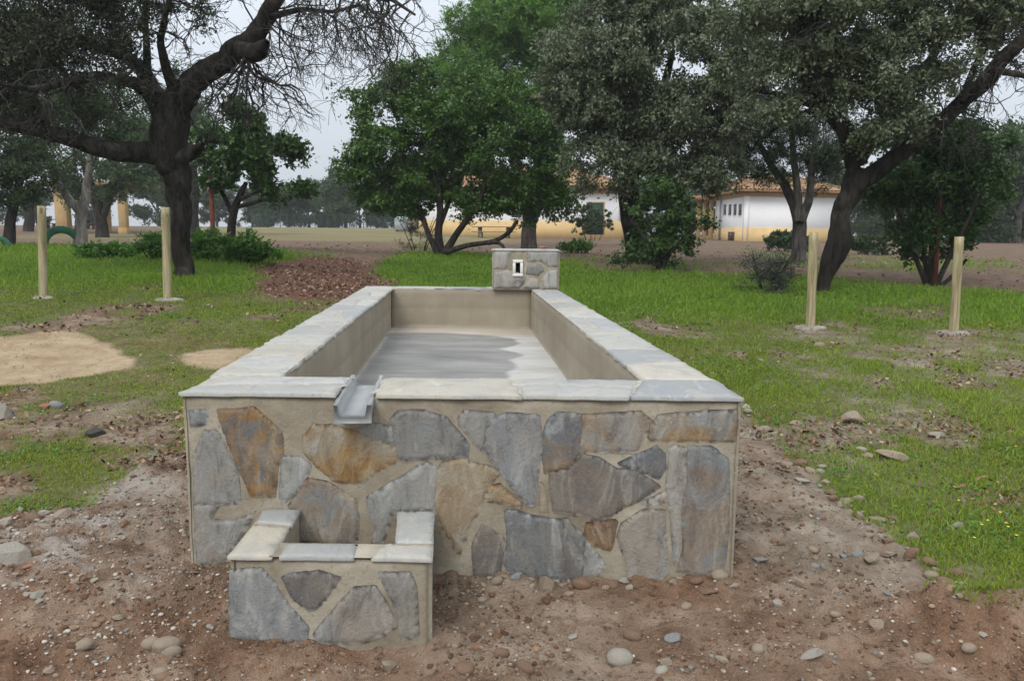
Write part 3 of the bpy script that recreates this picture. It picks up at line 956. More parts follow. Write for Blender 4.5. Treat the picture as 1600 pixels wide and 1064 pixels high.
def build_trough():
    c = np.mean(TROUGH, 0)
    root = empty('water_trough', (c[0], c[1], 0), 'long slate-clad drinking trough with pale flat stone rim on bare earth', 'trough')
    keys = ('Col', 'rust', 'sd', 'edge')
    w = MB(keys)
    top = RIM - .024
    sides = [(FL, FR, 1), (FR, OBR, 2), (OBR, OBL, 3), (OBL, FL, 4)]
    for a, b, k in sides:
        O, U, V, N, L = face_frame(a, b)
        # the faces are set in a little from the coping's edge
        O = O - N * .005
        rough_sheet(w, O, U, V, N, L, -.15, top, .013 if k == 1 else .05, .0065, 1, k * 3.0, (.313 * L - .072, .313 * L + .072, .745) if k == 1 else None)
        if k == 1:
            for i, (pp, col, rust) in enumerate(FRONT):
                q = [px_on_face(u, v, O, U, N) for u, v in pp]
                q = grow(q, .017)
                plate(w, q, O, U, V, N, .010, col, rust, 200 + i, step=.012, jit=.008, bev=.004, relief=.006)
        else:
            random_stones(w, O, U, V, N, L, top, 30 + k)
    # top bed of mortar the coping lies on, seen in the joints
    ins = [IFL, IFR, IBR, IBL]
    gapm = (FL + (FR - FL) * .295, FL + (FR - FL) * .295)
    for i in range(4):
        a, b, c2, d = TROUGH[i], TROUGH[(i + 1) % 4], ins[(i + 1) % 4], ins[i]
        k = 24
        pts, fs = [], []
        for s in np.linspace(0, 1, k + 1):
            for tt in (.06, .5, .99):
                p = (a + (b - a) * s) * (1 - tt) + (d + (c2 - d) * s) * tt
                pts.append((p[0], p[1], RIM - .004))
        for s in range(k):
            for tt in range(2):
                e = s * 3 + tt
                fs.append((e, e + 3, e + 4, e + 1))
        if i == 0:
            # leave the notch for the spout
            fs = [f for f in fs if not (.313 - .045 < np.mean([(np.array(pts[j][:2]) - FL)[0] for j in f]) / 2.546 < .313 + .045)]
        w.add(pts, fs, 2, Col=(.3, .3, .3, 1.0), rust=0.0, sd=0.0)
    w.build('wall', [M['slate'], M['mortar'], M['pale_mortar']], root)

    cp = MB(keys)
    n = .012
    s0, s1 = .279, .347          # notch for the spout, as a share of the front
    f0, f1 = FL + (FR - FL) * s0, FL + (FR - FL) * s1
    g0, g1 = IFL + (IFR - IFL) * .188, IFL + (IFR - IFL) * .282
    strip_coping(cp, FL + (-.01, -.007), f0 + (0, -.007), IFL + (-.33, 0), g0, RIM, .016, 3, .5)
    strip_coping(cp, f1 + (0, -.007), FR + (.008, -.007), g1, IFR + (.36, 0), RIM, .016, 4, .5)
    lo, ro = FL + AX * .42, FR + AX * .42
    strip_coping(cp, lo + (-.012, 0), OBL + (-.012, 0), IFL + AX * .015, IBL + (.004, .36), RIM, .016, 5, .55)
    strip_coping(cp, OBR + (.012, 0), ro + (.012, 0), IBR + (-.004, .36), IFR + AX * .015, RIM, .016, 6, .55)
    strip_coping(cp, OBL + (.36, .01), OBR + (-.36, .01), IBL + (.01, .01), IBR + (-.01, .01), RIM, .016, 7, .6)
    cp.build('coping', [M['coping']], root)

    # rendered inside
    ln = MB(keys)
    FLOOR = RIM - .53
    for a, b in ((IFR, IFL), (IFL, IBL), (IBL, IBR), (IBR, IFR)):
        O, U, V, N, L = face_frame(a, b)
        N = -N if np.dot(N[:2], np.mean(ins, 0) - a) < 0 else N
        rough_sheet(ln, O, U, V, N, L, FLOOR - .05, RIM - .016, .03, .005, 0, a[0] + 20, (L * .765 - .075, L * .765 + .075, .76) if a is IFR and b is IFL else None)
    ln.build('lining', [M['lining']], root, smooth=True)
    # floor
    nu, nv = 110, 240
    s, t = np.meshgrid(np.linspace(0, 1, nu + 1), np.linspace(0, 1, nv + 1))
    s, t = s.ravel()[:, None], t.ravel()[:, None]
    p = (IFL * (1 - s) + IFR * s) * (1 - t) + (IBL * (1 - s) + IBR * s) * t
    z = FLOOR + .01 * n2(p[:, 0], p[:, 1], 1.2, 3, 61) + .02 * sstep(.2, .0, s[:, 0]) * 0
    i = np.arange(nv)[:, None] * (nu + 1) + np.arange(nu)[None]
    q = np.stack([i, i + 1, i + nu + 2, i + nu + 1], -1).reshape(-1, 4)
    wetpoly = [tuple(onz(u, v, FLOOR)[:2]) for u, v in ((606, 520), (680, 519), (770, 524), (800, 529), (817, 536), (785, 545), (806, 550), (816, 556), (788, 563), (806, 570), (812, 576), (790, 583), (796, 592), (770, 610), (730, 700), (500, 700), (535, 620), (575, 570))]
    wx, wy = warp(p[:, 0], p[:, 1], .08, 3, 62)
    wet = sstep(.03, -.04, poly_sd(wetpoly, wx, wy)) * (.85 + .5 * n2(p[:, 0], p[:, 1], 1.4, 4, 64))
    silt = sstep(9.2, 10.0, p[:, 1] + .6 * n2(p[:, 0], p[:, 1], 2, 3, 66)) * .6 * (1 - wet)
    mesh_np('basin_floor', np.column_stack([p, z]), q, M['floor'], root, dict(wet=wet, silt=silt), smooth=True)

    # spout: an open channel through the notch, tipping forward
    b0, b1 = np.array([-.700, 3.36, .742]), np.array([-.738, 3.93, .774])
    d = b1 - b0; sl = np.linalg.norm(d); d = d / sl
    side = np.cross(d, (0, 0, 1)); side /= np.linalg.norm(side)
    upn = np.cross(side, d)
    prof = [(-.080, -.026), (.080, -.026), (.084, .056), (.064, .058), (.056, .004), (-.056, .004), (-.064, .058), (-.084, .056)]
    sp = MB()
    st = np.linspace(0, sl, 13)
    pts, fs = [], []
    for j, tt in enumerate(st):
        for kx, (a, b) in enumerate(prof):
            jig = .003 * math.sin(j * 1.7 + kx)
            pts.append(b0 + d * tt + side * (a + jig) + upn * (b + jig * .5))
    k = len(prof)
    for j in range(len(st) - 1):
        for e in range(k):
            fs.append((j * k + e, j * k + (e + 1) % k, (j + 1) * k + (e + 1) % k, (j + 1) * k + e))
    fs += [(0, 5, 4, 1)[::-1], (1, 4, 3, 2)[::-1], (0, 7, 6, 5)[::-1]]
    e = (len(st) - 1) * k
    fs += [(e, e + 5, e + 4, e + 1), (e + 1, e + 4, e + 3, e + 2), (e, e + 7, e + 6, e + 5)]
    sp.add(pts, fs)
    sp.build('spout', [M['spout']], root)

    # stone block on the far rim with the inlet opening
    base = RIM - .005
    pA, pB = onz(769, 455, RIM), onz(873.5, 456, RIM)
    yb = 10.22
    xl, xr = P(769, 455, yb)[0], P(873.5, 456, yb)[0]
    zt = P(820, 391, yb)[2]
    bl = MB(keys)
    dep = .44
    cor = [np.array([xl, yb]), np.array([xr, yb]), np.array([xr, yb + dep]), np.array([xl, yb + dep])]
    wx0, wz0 = P(801, 432, yb)[0] - xl, P(801, 432, yb)[2]
    wx1, wz1 = P(817.5, 406, yb)[0] - xl, P(801, 406, yb)[2]
    for i in range(4):
        O, U, V, N, L = face_frame(cor[i], cor[(i + 1) % 4])
        if i == 0:
            # sheets round the opening
            for (a, b, h0, h1) in ((0, wx0, base, zt), (wx1, L, base, zt), (wx0, wx1, base, wz0), (wx0, wx1, wz1, zt)):
                rough_sheet(bl, O + U * a, U, V, N, b - a, h0, h1, .03, .003, 1, 50 + a)
            W = L
            stones = [([(.02, .02), (.35, .02), (.45, .14), (.42, .2), (.2, .26), (.03, .22)], (.33, .32, .29)), ([(.4, .02), (.62, .02), (.6, .14), (.5, .16)], (.35, .335, .30)),
                      ([(.66, .02), (W - .02, .02), (W - .02, .26), (.72, .25), (.64, .14)], (.34, .33, .30)), ([(.43, .2), (.6, .18), (.7, .26), (.62, .34), (.46, .32)], DARK),
                      ([(.02, .26), (.2, .29), (.24, .5), (.03, .5)], (.32, .31, .285)), ([(.45, .36), (.62, .37), (.74, .29), (W - .02, .3), (W - .02, .5), (.45, .5)], (.33, .32, .30))]
            for j, (pp, col) in enumerate(stones):
                q = [(a, base + b) for a, b in pp]
                plate(bl, q, O, U, V, N, .007, col, .15, 700 + j, step=.025, relief=.005)
        else:
            rough_sheet(bl, O, U, V, N, L, base, zt, .04, .004, 1, 55 + i)
            random_stones(bl, O, U, V, N, L, zt, 60 + i, base)
    plate(bl, [(xl - .01, yb - .01), (xr + .01, yb - .01), (xr + .01, yb + dep + .01), (xl - .01, yb + dep + .01)], (0, 0, zt), (1, 0, 0), (0, 1, 0), (0, 0, 1), .012, (.36, .36, .35), .1, 741, step=.04, relief=.01, skirt=.01)
    blk = bl.build('inlet_block', [M['slate'], M['mortar']], root)
    fr = MB()
    fx0, fx1 = xl + wx0, xl + wx1
    t = .038
    zm, xm = (wz0 + wz1) / 2, (fx0 + fx1) / 2
    for cx, cz, sx, sz in ((xm, wz1 - t / 2, fx1 - fx0, t), (xm, wz0 + t / 2, fx1 - fx0, t), (fx0 + t / 2, zm, t, wz1 - wz0 - 2 * t), (fx1 - t / 2, zm, t, wz1 - wz0 - 2 * t)):
        fr.box((cx, yb + .03, cz), (sx, .12, sz), bevel=.004)
    f_ = fr.build('inlet_frame', [M['white_frame']], blk)
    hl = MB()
    hl.box((xm, yb + .22, zm), (fx1 - fx0 - .01, .02, wz1 - wz0 - .01))  # near-black back plate: the shade inside the opening is put in as colour
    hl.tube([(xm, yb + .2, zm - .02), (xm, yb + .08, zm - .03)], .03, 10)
    hl.build('inlet_pipe_and_shade', [M['near_black']], blk)

    # catch basin under the spout
    cb = MB(keys)
    for i in range(4):
        a, b = CB[i], CB[(i + 1) % 4]
        if i == 2: continue
        O, U, V, N, L = face_frame(a, b)
        O = O - N * .008
        rough_sheet(cb, O, U, V, N, L, -.2, CBZ - .02, .014, .004, 1, 80 + i)
        if i == 0:
            for j, (pp, col, rust) in enumerate(BASIN_FRONT):
                q = [px_on_face(u, v, O, U, N) for u, v in pp]
                plate(cb, grow(q, .006), O, U, V, N, .010, col, rust, 800 + j, step=.012, jit=.006, bev=.004, relief=.007)
        else:
            random_stones(cb, O, U, V, N, L, CBZ - .02, 84 + i, -.05)
    ti = .165
    inn = [CB[0] + (ti, .14), CB[1] + (-ti, .14), CB[2] + (-ti, .0), CB[3] + (ti, .0)]
    for a, b in ((inn[1], inn[0]), (inn[0], inn[3]), (inn[2], inn[1])):
        O, U, V, N, L = face_frame(a, b)
        if np.dot(N[:2], np.mean(inn, 0) - a) < 0: N = -N
        rough_sheet(cb, O, U, V, N, L, -.02, CBZ - .016, .03, .004, 1, 90 + a[0])
    cb.add([(*p, .05) for p in inn], [(0, 1, 2, 3)], 1, Col=(.3, .3, .3, 1.0))
    bs = cb.build('catch_basin', [M['slate'], M['mortar']], root)
    cc = MB(keys)
    o = .005
    A0, A1, A2, A3 = CB
    # mortar bed under the slabs
    for quad in ((A0, A1, inn[1], inn[0]), (A0, inn[0], inn[3], A3), (inn[1], A1, A2, inn[2])):
        cc.add([(*p, CBZ - .006) for p in quad], [(0, 1, 2, 3)], 1, Col=(.3, .3, .3, 1.0))
    Zc, ex3, ey3, ez3 = (0, 0, CBZ - .006), (1, 0, 0), (0, 1, 0), (0, 0, 1)
    def slab(poly, col, seed, th=.014):
        plate(cc, poly, Zc, ex3, ey3, ez3, .006, col, 0, seed, step=.014, jit=.005, bev=.003, relief=.003, skirt=th, grid=.03)
    mid = .28
    slab([A0 + (-o, -o), A0 + (ti + .01, -o), A0 + (ti + .0, .15), A0 + (ti - .005, .30), A0 + (-o, .34)], (.39, .355, .285), 901)
    slab([A0 + (-o, .365), A0 + (ti - .003, .325), inn[3] + (0, -.005), A3 + (-o, -.005)], (.31, .31, .29), 902)
    slab([A0 + (ti + .035, -o), A0 + (.50, -o), A0 + (.49, .13), A0 + (ti + .03, .135)], (.32, .315, .29), 903)
    slab([A0 + (.565, -o), A1 + (o, -o), A1 + (o - .01, .135), A0 + (.60, .135)], (.40, .375, .325), 904)
    slab([A1 + (-ti, .152), A1 + (-.012 + o, .152), A2 + (o, -.005), inn[2] + (0, -.005)], (.36, .355, .325), 905)
    cc.build('catch_basin_coping', [M['coping'], M['mortar']], bs)


build_trough()

# ------------------------------------------------------------------ trees
def resample(pts, rad, step):
    pts = np.asarray(pts, float); rad = np.asarray(rad, float)
    seg = np.linalg.norm(np.diff(pts, axis=0), axis=1)
    s = np.concatenate([[0], np.cumsum(seg)])
    n = max(3, int(s[-1] / step) + 1)
    t = np.linspace(0, s[-1], n)
    # smooth the corners a little
    P3 = np.stack([np.interp(t, s, pts[:, k]) for k in range(3)], 1)
    R = np.interp(t, s, rad)
    for _ in range(2):
        P3[1:-1] = (P3[:-2] + 2 * P3[1:-1] + P3[2:]) / 4
    return P3, R


class Tubes:
    def __init__(self):
        self.v, self.f, self.n = [], [], 0

    def add(self, pts, rad, sides, wob=0.0):
        V, Fc = tube_np(np.asarray(pts, float), np.asarray(rad, float), sides, wob)
        self.v.append(V); self.f.append(Fc + self.n); self.n += len(V)

    def build(self, name, mat, parent):
        return mesh_np(name, np.concatenate(self.v), np.concatenate(self.f), mat, parent, smooth=True)


def unit(r, n):
    a = r.normal(size=(n, 3))
    return a / (np.linalg.norm(a, axis=1, keepdims=True) + 1e-9)


def leaf_cards(centres, axis, normal, length, width):
    """one small rhombic leaf per centre"""
    side = np.cross(axis, normal)
    side /= np.linalg.norm(side, axis=1, keepdims=True) + 1e-9
    L, Wd = length[:, None] * .5, width[:, None] * .5
    v = np.stack([centres - axis * L, centres + side * Wd - axis * L * .1, centres + axis * L, centres - side * Wd - axis * L * .1], 1).reshape(-1, 3)
    f = np.arange(len(v)).reshape(-1, 4)
    return v, f


def px_limb(pts, y0, y1=None):
    """limb traced as (u, v, width in px): points at depths running from y0 to y1, and radii"""
    y1 = y0 if y1 is None else y1
    n = len(pts)
    out, rad = [], []
    for i, (u, v, w) in enumerate(pts):
        y = y0 + (y1 - y0) * i / max(1, n - 1)
        out.append(P(u, v, y)); rad.append(w / 2 * y / F)
    return np.array(out), np.array(rad)


def px_lobes(lst, y, spread=None, sq=1.0):
    """crown lobes (u, v, r in px[, depth]) as ellipsoids"""
    out = []
    for q in lst:
        yy = y if len(q) < 4 else q[3]
        r = q[2] * yy / F
        out.append((P(q[0], q[1], yy), np.array([r, r * (spread or 1.0), r * sq])))
    return out


def tree(name, label, cat, base, limbs, lobes, bark, leaf, n_clumps, per, lsize, seed, group=None, clump_r=.35, aspect=.5,
         shell=.45, droop=.0, upness=.35, twigs=3, wob=.12, tip=.006, needle=False, keep=None, sides=10, nb=7):
    r = np.random.default_rng(seed)
    root = empty(name, base, label, cat, group)
    tb = Tubes()
    nodes, nrad = [], []
    for pts, rad in limbs:
        p3, rr = resample(pts, np.asarray(rad) * (.88 if sides > 16 else 1.0), .07 if sides > 16 and rad[0] > .05 else (.16 if rad[0] > .05 else .12))
        amp = np.minimum(rr * .35, .06)[:, None]
        jit = np.stack([fbm(np.stack([np.arange(len(p3)) * .22, np.full(len(p3), seed + k * 9.1), np.full(len(p3), p3[0, 0])], 1), 3) for k in range(3)], 1) * 2
        jit[0] *= 0
        p3 = p3 + jit * amp
        tb.add(p3, rr, sides if rr[0] > .04 else 6, wob)
        nodes.append(p3[len(p3) // 3:] if len(nodes) == 0 else p3[1:]); nrad.append(rr[len(p3) // 3:] if len(nrad) == 0 else rr[1:])
    nodes = list(np.concatenate(nodes)); nrad = list(np.concatenate(nrad))
    vol = np.array([np.prod(b) ** .8 for _, b in lobes]); vol /= vol.sum()
    cl = []
    # every lobe carries a handful of boughs and the leaf clumps gather round those, leaving gaps between
    bough = [[lo[0] + lo[1] * unit(r, 1)[0] * (shell + (1.08 - shell) * r.uniform()) ** .8 for _ in range(nb)] for lo in lobes]
    wgt = [r.uniform(.3, 1.0, nb) for _ in lobes]
    while len(cl) < n_clumps:
        i = r.choice(len(lobes), p=vol)
        j = r.choice(nb, p=wgt[i] / wgt[i].sum())
        c = bough[i][j] + lobes[i][1] * r.normal(size=3) * np.array([.24, .24, .17])
        if keep is not None and not keep(c): continue
        if c[2] < float(gz(c[0], c[1])) + .05: continue
        cl.append(c)
    cl = np.array(cl)
    # boughs: connect the clumps outwards from the limbs
    NA = np.array(nodes)
    dist = np.min(np.linalg.norm(cl[:, None] - NA[None], axis=2), axis=1) if len(cl) * len(NA) < 4e6 else np.linalg.norm(cl - NA[0], axis=1)
    buf = np.zeros((len(nodes) + len(cl) * 8 + 10, 3)); buf[:len(NA)] = NA
    rb = np.zeros(len(buf)); rb[:len(NA)] = nrad
    cnt = len(NA)
    for ci in np.argsort(dist):
        c = cl[ci]
        dd = np.linalg.norm(buf[:cnt] - c, axis=1) + .25 * np.maximum(0, buf[:cnt, 2] - c[2])
        j = int(np.argmin(dd))
        a = buf[j].copy()
        L = np.linalg.norm(c - a)
        k = int(np.clip(L / .22, 2, 7))
        t = np.linspace(0, 1, k + 1)[:, None]
        midp = (a + c) / 2 + np.array([0, 0, .13 * L]) + r.normal(size=3) * .1 * L
        path = (1 - t) ** 2 * a + 2 * t * (1 - t) * midp + t ** 2 * c
        path[1:-1] += r.normal(size=(k - 1, 3)) * .03 * L
        r0 = min(rb[j] * .75, tip * 1.3 + .011 * L ** .9 + .002)
        rad = np.linspace(r0, tip * .6, k + 1)
        tb.add(path, rad, 5 if r0 > .012 else 4)
        buf[cnt:cnt + k] = path[1:]; rb[cnt:cnt + k] = rad[1:]
        cnt += k
    # leaf clumps
    nper = np.maximum(4, (per * r.uniform(.5, 1.5, len(cl))).astype(int))
    idx = np.repeat(np.arange(len(cl)), nper)
    n = len(idx)
    cr = clump_r * r.uniform(.6, 1.35, len(cl))
    # sprays: within each clump leaves gather on a few short shoots
    ns = 7
    sdir = unit(r, len(cl) * ns).reshape(len(cl), ns, 3)
    sdir[..., 2] = sdir[..., 2] * .75 + upness * .5 - droop
    si = r.integers(0, ns, n)
    along = r.uniform(.1, 1.0, n) ** .7
    sh = sdir[idx, si]
    c = cl[idx] + sh * (along * cr[idx])[:, None] + r.normal(size=(n, 3)) * (cr[idx] * .16)[:, None]
    if twigs:
        for i in range(len(cl)):
            for q in range(twigs):
                e = cl[i] + sdir[i, q] * cr[i] * .95
                m = (cl[i] + e) / 2 + r.normal(size=3) * cr[i] * .08
                tb.add(np.array([cl[i], m, e]), np.array([tip * .55, tip * .45, tip * .25]), 3)
    ax = sh / (np.linalg.norm(sh, axis=1, keepdims=True) + 1e-9) * .8 + unit(r, n) * (.5 if needle else .8)
    ax[:, 2] -= droop * .6
    ax /= np.linalg.norm(ax, axis=1, keepdims=True) + 1e-9
    nm = unit(r, n) * .9 + np.array([0, 0, .6])
    nm /= np.linalg.norm(nm, axis=1, keepdims=True)
    ll = lsize * r.uniform(.65, 1.3, n)
    v, f = leaf_cards(c, ax, nm, ll, ll * aspect * r.uniform(.8, 1.2, n))
    tint = np.clip(r.uniform(0, 1, len(cl))[idx] * .55 + r.uniform(0, 1, n) * .45, 0, 1)
    trunk = tb.build('trunk', bark, root)
    mesh_np('crown', v, f, leaf, root, dict(tint=np.repeat(tint, 4)))
    return root, tb


def bare_twigs(tb, start, direc, length, rad, r, depth, grav=.5, spread=.8, kids=(2, 4)):
    """a wiry leafless twig that curls down, with side twigs"""
    k = max(3, int(length / .10))
    p = np.array(start, float); d = np.array(direc, float); d /= np.linalg.norm(d)
    pts = [p.copy()]
    for i in range(k):
        d = d + r.normal(size=3) * .30 + np.array([0, 0, -grav * .10])
        d /= np.linalg.norm(d)
        p = p + d * length / k
        pts.append(p.copy())
    pts = np.array(pts)
    tb.add(pts, np.linspace(rad, max(rad * .4, .004), len(pts)), 4 if rad > .008 else 3)
    if depth > 0:
        for _ in range(r.integers(kids[0], kids[1] + 1)):
            i = r.integers(1, len(pts))
            dd = (pts[min(i, len(pts) - 1)] - pts[i - 1]); dd /= np.linalg.norm(dd) + 1e-9
            bare_twigs(tb, pts[i], dd + unit(r, 1)[0] * spread, length * r.uniform(.4, .75), rad * .6, r, depth - 1, grav, spread, kids)


# ---- the old oak on the left
def left_oak():
    Y = 17.0
    b = G(285, 432); Y = b[1]
    trunk = px_limb([(288, 442, 42), (287, 425, 34), (285, 380, 30), (281, 330, 35), (277, 290, 44), (271, 250, 55), (266, 215, 60), (268, 185, 56), (276, 160, 48), (290, 138, 42)], Y)
    rl = px_limb([(270, 170, 50), (300, 128, 42), (345, 96, 37), (388, 66, 35), (415, 32, 29), (432, 0, 25), (452, -60, 20), (470, -110, 14)], Y, Y - .6)
    ll = px_limb([(262, 240, 46), (225, 236, 36), (190, 236, 33), (150, 229, 30), (105, 216, 27), (55, 202, 23), (0, 190, 19), (-70, 182, 15), (-150, 150, 9)], Y, Y - 1.8)
    ul = px_limb([(262, 190, 46), (243, 150, 36), (228, 115, 27), (195, 88, 20), (150, 72, 16), (95, 66, 12), (30, 40, 8)], Y, Y + 1.0)
    u2 = px_limb([(243, 152, 26), (205, 128, 20), (150, 118, 16), (100, 130, 13), (50, 140, 10), (0, 132, 7)], Y, Y - 2.2)
    up = px_limb([(230, 118, 15), (229, 60, 11), (227, 0, 9), (222, -80, 7)], Y, Y + .3)
    u3 = px_limb([(275, 160, 22), (262, 110, 16), (250, 60, 12), (262, 10, 9), (280, -60, 6)], Y, Y - 1.2)
    tr = px_limb([(452, -55, 14), (510, -40, 11), (560, -14, 9), (610, -2, 7), (648, 24, 4)], Y - .6, Y - 1.6)
    tr2 = px_limb([(420, 28, 12), (470, 14, 8), (520, 20, 6), (560, 8, 4)], Y - .5, Y + .5)
    knob = px_limb([(372, 78, 26), (392, 84, 32), (405, 82, 30), (414, 72, 20), (417, 66, 8)], Y - .35, Y - .75)
    stub = px_limb([(285, 247, 26), (300, 238, 22), (313, 228, 15), (317, 225, 6)], Y - .25, Y - .7)
    lob = px_lobes([(60, 190, 40), (0, 200, 40), (190, 150, 34), (230, 60, 34), (300, 30, 26), (20, 60, 75), (90, 40, 70), (160, 30, 60), (60, 110, 60), (130, 100, 50), (-60, 80, 80), (-50, 0, 80), (60, -20, 70), (170, -30, 60), (240, 10, 45), (20, 160, 40), (195, 90, 38), (-40, 150, 50), (120, 160, 32), (280, -40, 40)], Y - .8, 1.25)
    root, tb = tree('holm_oak', 'old dark holm oak with a thick left limb and bare drooping twigs on the right', 'tree', b,
                    [trunk, rl, ll, ul, u2, up, u3, tr, tr2, knob, stub], lob, M['bark_oak'], M['leaf_oak_dark'], 700, 110, .06, 11, clump_r=.34, twigs=5, tip=.010, wob=.2, sides=36)
    # dead, wiry twigs: their own part
    r = np.random.default_rng(5)
    tw = Tubes()
    def along(limb, k, length, rad, depth, grav, side, up=-.2):
        pts, _ = resample(limb[0], limb[1], .1)
        for _ in range(k):
            p = pts[r.integers(len(pts) // 4, len(pts))]
            d = unit(r, 1)[0] * np.array([1, .6, .8]) + np.array([side, 0, up])
            bare_twigs(tw, p, d, length * r.uniform(.5, 1.2), rad * r.uniform(.6, 1.2), r, depth, grav)
    along(tr, 30, 1.25, .019, 3, 1.0, .15, -.5)
    along(tr2, 14, 1.1, .016, 3, .9, .3, -.4)
    along(rl, 24, 1.25, .020, 3, .7, .4, -.1)
    along(ul, 22, 1.1, .018, 3, .3, 0, .1)
    along(u2, 16, 1.0, .018, 3, .3, 0, -.2)
    along(u3, 18, 1.1, .018, 3, .2, .1, .2)
    along(ll, 18, .9, .014, 2, .6, 0, -.1)
    along((trunk[0][5:], trunk[1][5:]), 7, 1.0, .012, 2, .6, .1, 0)
    q = P(385, 86, Y - .5)
    for k in range(5):
        bare_twigs(tw, q, (.25 + .2 * r.normal(), .2 * r.normal(), -1), 1.35, .03, r, 3, .5)
    tw.build('dead_twigs', M['twig_grey'], root)


left_oak()


def small_left_tree():
    b = G(362, 391); Y = b[1]
    limbs = [px_limb([(362, 396, 17), (361, 370, 13), (364, 335, 12), (372, 310, 11), (385, 285, 7)], Y),
             px_limb([(363, 335, 8), (350, 305, 7), (335, 275, 5)], Y, Y + .3), px_limb([(370, 315, 8), (400, 300, 6), (425, 285, 5)], Y, Y - .3),
             px_limb([(366, 325, 7), (395, 318, 6), (420, 310, 4)], Y)]
    lob = px_lobes([(385, 195, 28), (350, 225, 28), (405, 230, 36), (438, 258, 28), (345, 268, 24), (390, 265, 32), (455, 228, 20), (464, 285, 18), (430, 298, 20), (325, 215, 20), (375, 172, 16), (310, 245, 16), (468, 255, 14)], Y, 1.0)
    tree('arbutus_tree', 'small dark broad-leaved tree with a slim trunk right of the old oak', 'tree', b, limbs, lob, M['bark_dark'], M['leaf_arbutus_dark'], 250, 75, .125, 21, clump_r=.26, twigs=3)


small_left_tree()


def centre_tree():
    b = G(690, 400); Y = b[1]
    limbs = [px_limb([(690, 402, 16), (686, 370, 13), (688, 330, 11), (683, 280, 12), (676, 230, 8), (670, 180, 5)], Y),
             px_limb([(684, 398, 9), (668, 360, 8), (655, 325, 9), (640, 285, 7), (615, 240, 5)], Y - .3, Y + .4),
             px_limb([(695, 396, 12), (715, 365, 10), (735, 335, 8), (755, 300, 8), (770, 250, 6)], Y - .1, Y - .6),
             px_limb([(698, 394, 9), (730, 383, 8), (770, 378, 7), (795, 365, 7), (808, 345, 5)], Y - .3, Y - 1.2),
             px_limb([(688, 350, 9), (705, 310, 7), (722, 270, 6), (740, 220, 4)], Y, Y + .5),
             px_limb([(762, 380, 7), (785, 376, 6), (790, 392, 4)], Y - .9, Y - 1.2)]
    lob = px_lobes([(625, 150, 40), (600, 195, 50), (575, 240, 42), (565, 280, 35), (650, 140, 32), (650, 220, 60), (700, 165, 48), (735, 165, 45), (775, 170, 40), (800, 210, 50), (760, 230, 58), (825, 255, 45), (700, 260, 55), (640, 280, 42), (790, 290, 42), (845, 215, 30), (860, 270, 26), (612, 300, 30), (745, 300, 30), (700, 215, 50), (780, 320, 24), (830, 300, 25), (590, 312, 26), (640, 315, 22), (850, 312, 22), (560, 305, 16), (870, 325, 14), (690, 305, 24), (640, 115, 16), (870, 240, 24), (605, 328, 22), (655, 322, 22), (715, 312, 24), (575, 255, 30), (540, 275, 18), (760, 325, 24), (800, 332, 24), (845, 328, 22), (880, 302, 22), (888, 325, 14), (735, 335, 14)], Y, 1.1)
    tree('arbutus_tree', 'broad bright green tree with several thin stems behind the trough', 'tree', b, limbs, lob, M['bark_dark'], M['leaf_arbutus'], 1250, 100, .108, 31, clump_r=.34, twigs=3)


centre_tree()


def big_pine():
    b = G(826, 391); Y = b[1]
    limbs = [px_limb([(826, 398, 26), (826, 360, 24), (828, 340, 22), (815, 305, 16), (808, 260, 18), (790, 190, 16), (775, 110, 12), (770, 20, 8)], Y, Y + 1.5),
             px_limb([(830, 345, 18), (846, 312, 16), (862, 270, 14), (870, 200, 14), (860, 120, 11), (850, 20, 8)], Y, Y + 1.2)]
    lob = px_lobes([(715, 110, 38), (735, 60, 42), (770, 20, 50), (705, 165, 26), (760, 130, 50), (820, 60, 60), (800, 140, 55), (870, 100, 55), (860, 20, 55), (850, 180, 50), (900, 170, 50), (900, 60, 50), (800, -40, 60), (880, -50, 60), (880, 235, 35), (725, 190, 30), (950, 0, 50), (720, 150, 36), (690, 110, 24), (760, 185, 34), (700, 150, 26)], Y + 1.2, 1.2)
    tree('pine_tree', 'tall mid-green pine with a forked trunk behind the inlet block', 'tree', b, limbs, lob, M['bark_pine'], M['leaf_pine'], 1000, 150, .24, 41, clump_r=.55, aspect=.15, twigs=0, needle=True, upness=.7, shell=.2, nb=16)


big_pine()


def silver_oak():
    b = G(1003, 412); Y = b[1]
    limbs = [px_limb([(1003, 416, 46), (996, 380, 38), (988, 345, 36), (983, 300, 32), (985, 250, 26), (975, 200, 20), (950, 140, 14), (930, 80, 9)], Y, Y - 1.0),
             px_limb([(985, 280, 22), (1010, 220, 18), (1035, 150, 14), (1050, 80, 9)], Y, Y - 1.2),
             px_limb([(1008, 412, 24), (1030, 370, 18), (1055, 325, 16), (1070, 285, 14), (1085, 230, 11), (1110, 170, 8)], Y, Y - .4)]
    lob = px_lobes([(880, 60, 42), (905, 110, 52), (945, 50, 58), (1000, 30, 60), (1060, 30, 60), (960, 130, 62), (1020, 110, 64), (1080, 100, 64), (920, 180, 46), (975, 200, 54), (1035, 190, 58), (1090, 180, 55), (925, 235, 36), (980, 255, 40), (1040, 240, 40), (1085, 245, 30), (870, 130, 26), (1130, 60, 50), (1130, 130, 46), (940, -20, 60), (1040, -40, 60), (960, 285, 18), (910, 270, 22), (1130, 195, 44), (1165, 150, 40), (1110, 265, 30), (1060, 275, 26), (1145, 245, 24), (860, 90, 24), (890, 160, 30), (1180, 90, 40)], Y - 1.6, 1.2)
    tree('holm_oak', 'silver-grey leafed holm oak drooping low, its trunk standing in a dark shrub', 'tree', b, limbs, lob, M['bark_oak'], M['leaf_oak'], 1350, 125, .096, 51, clump_r=.36, droop=.35, upness=.1, twigs=3)


silver_oak()


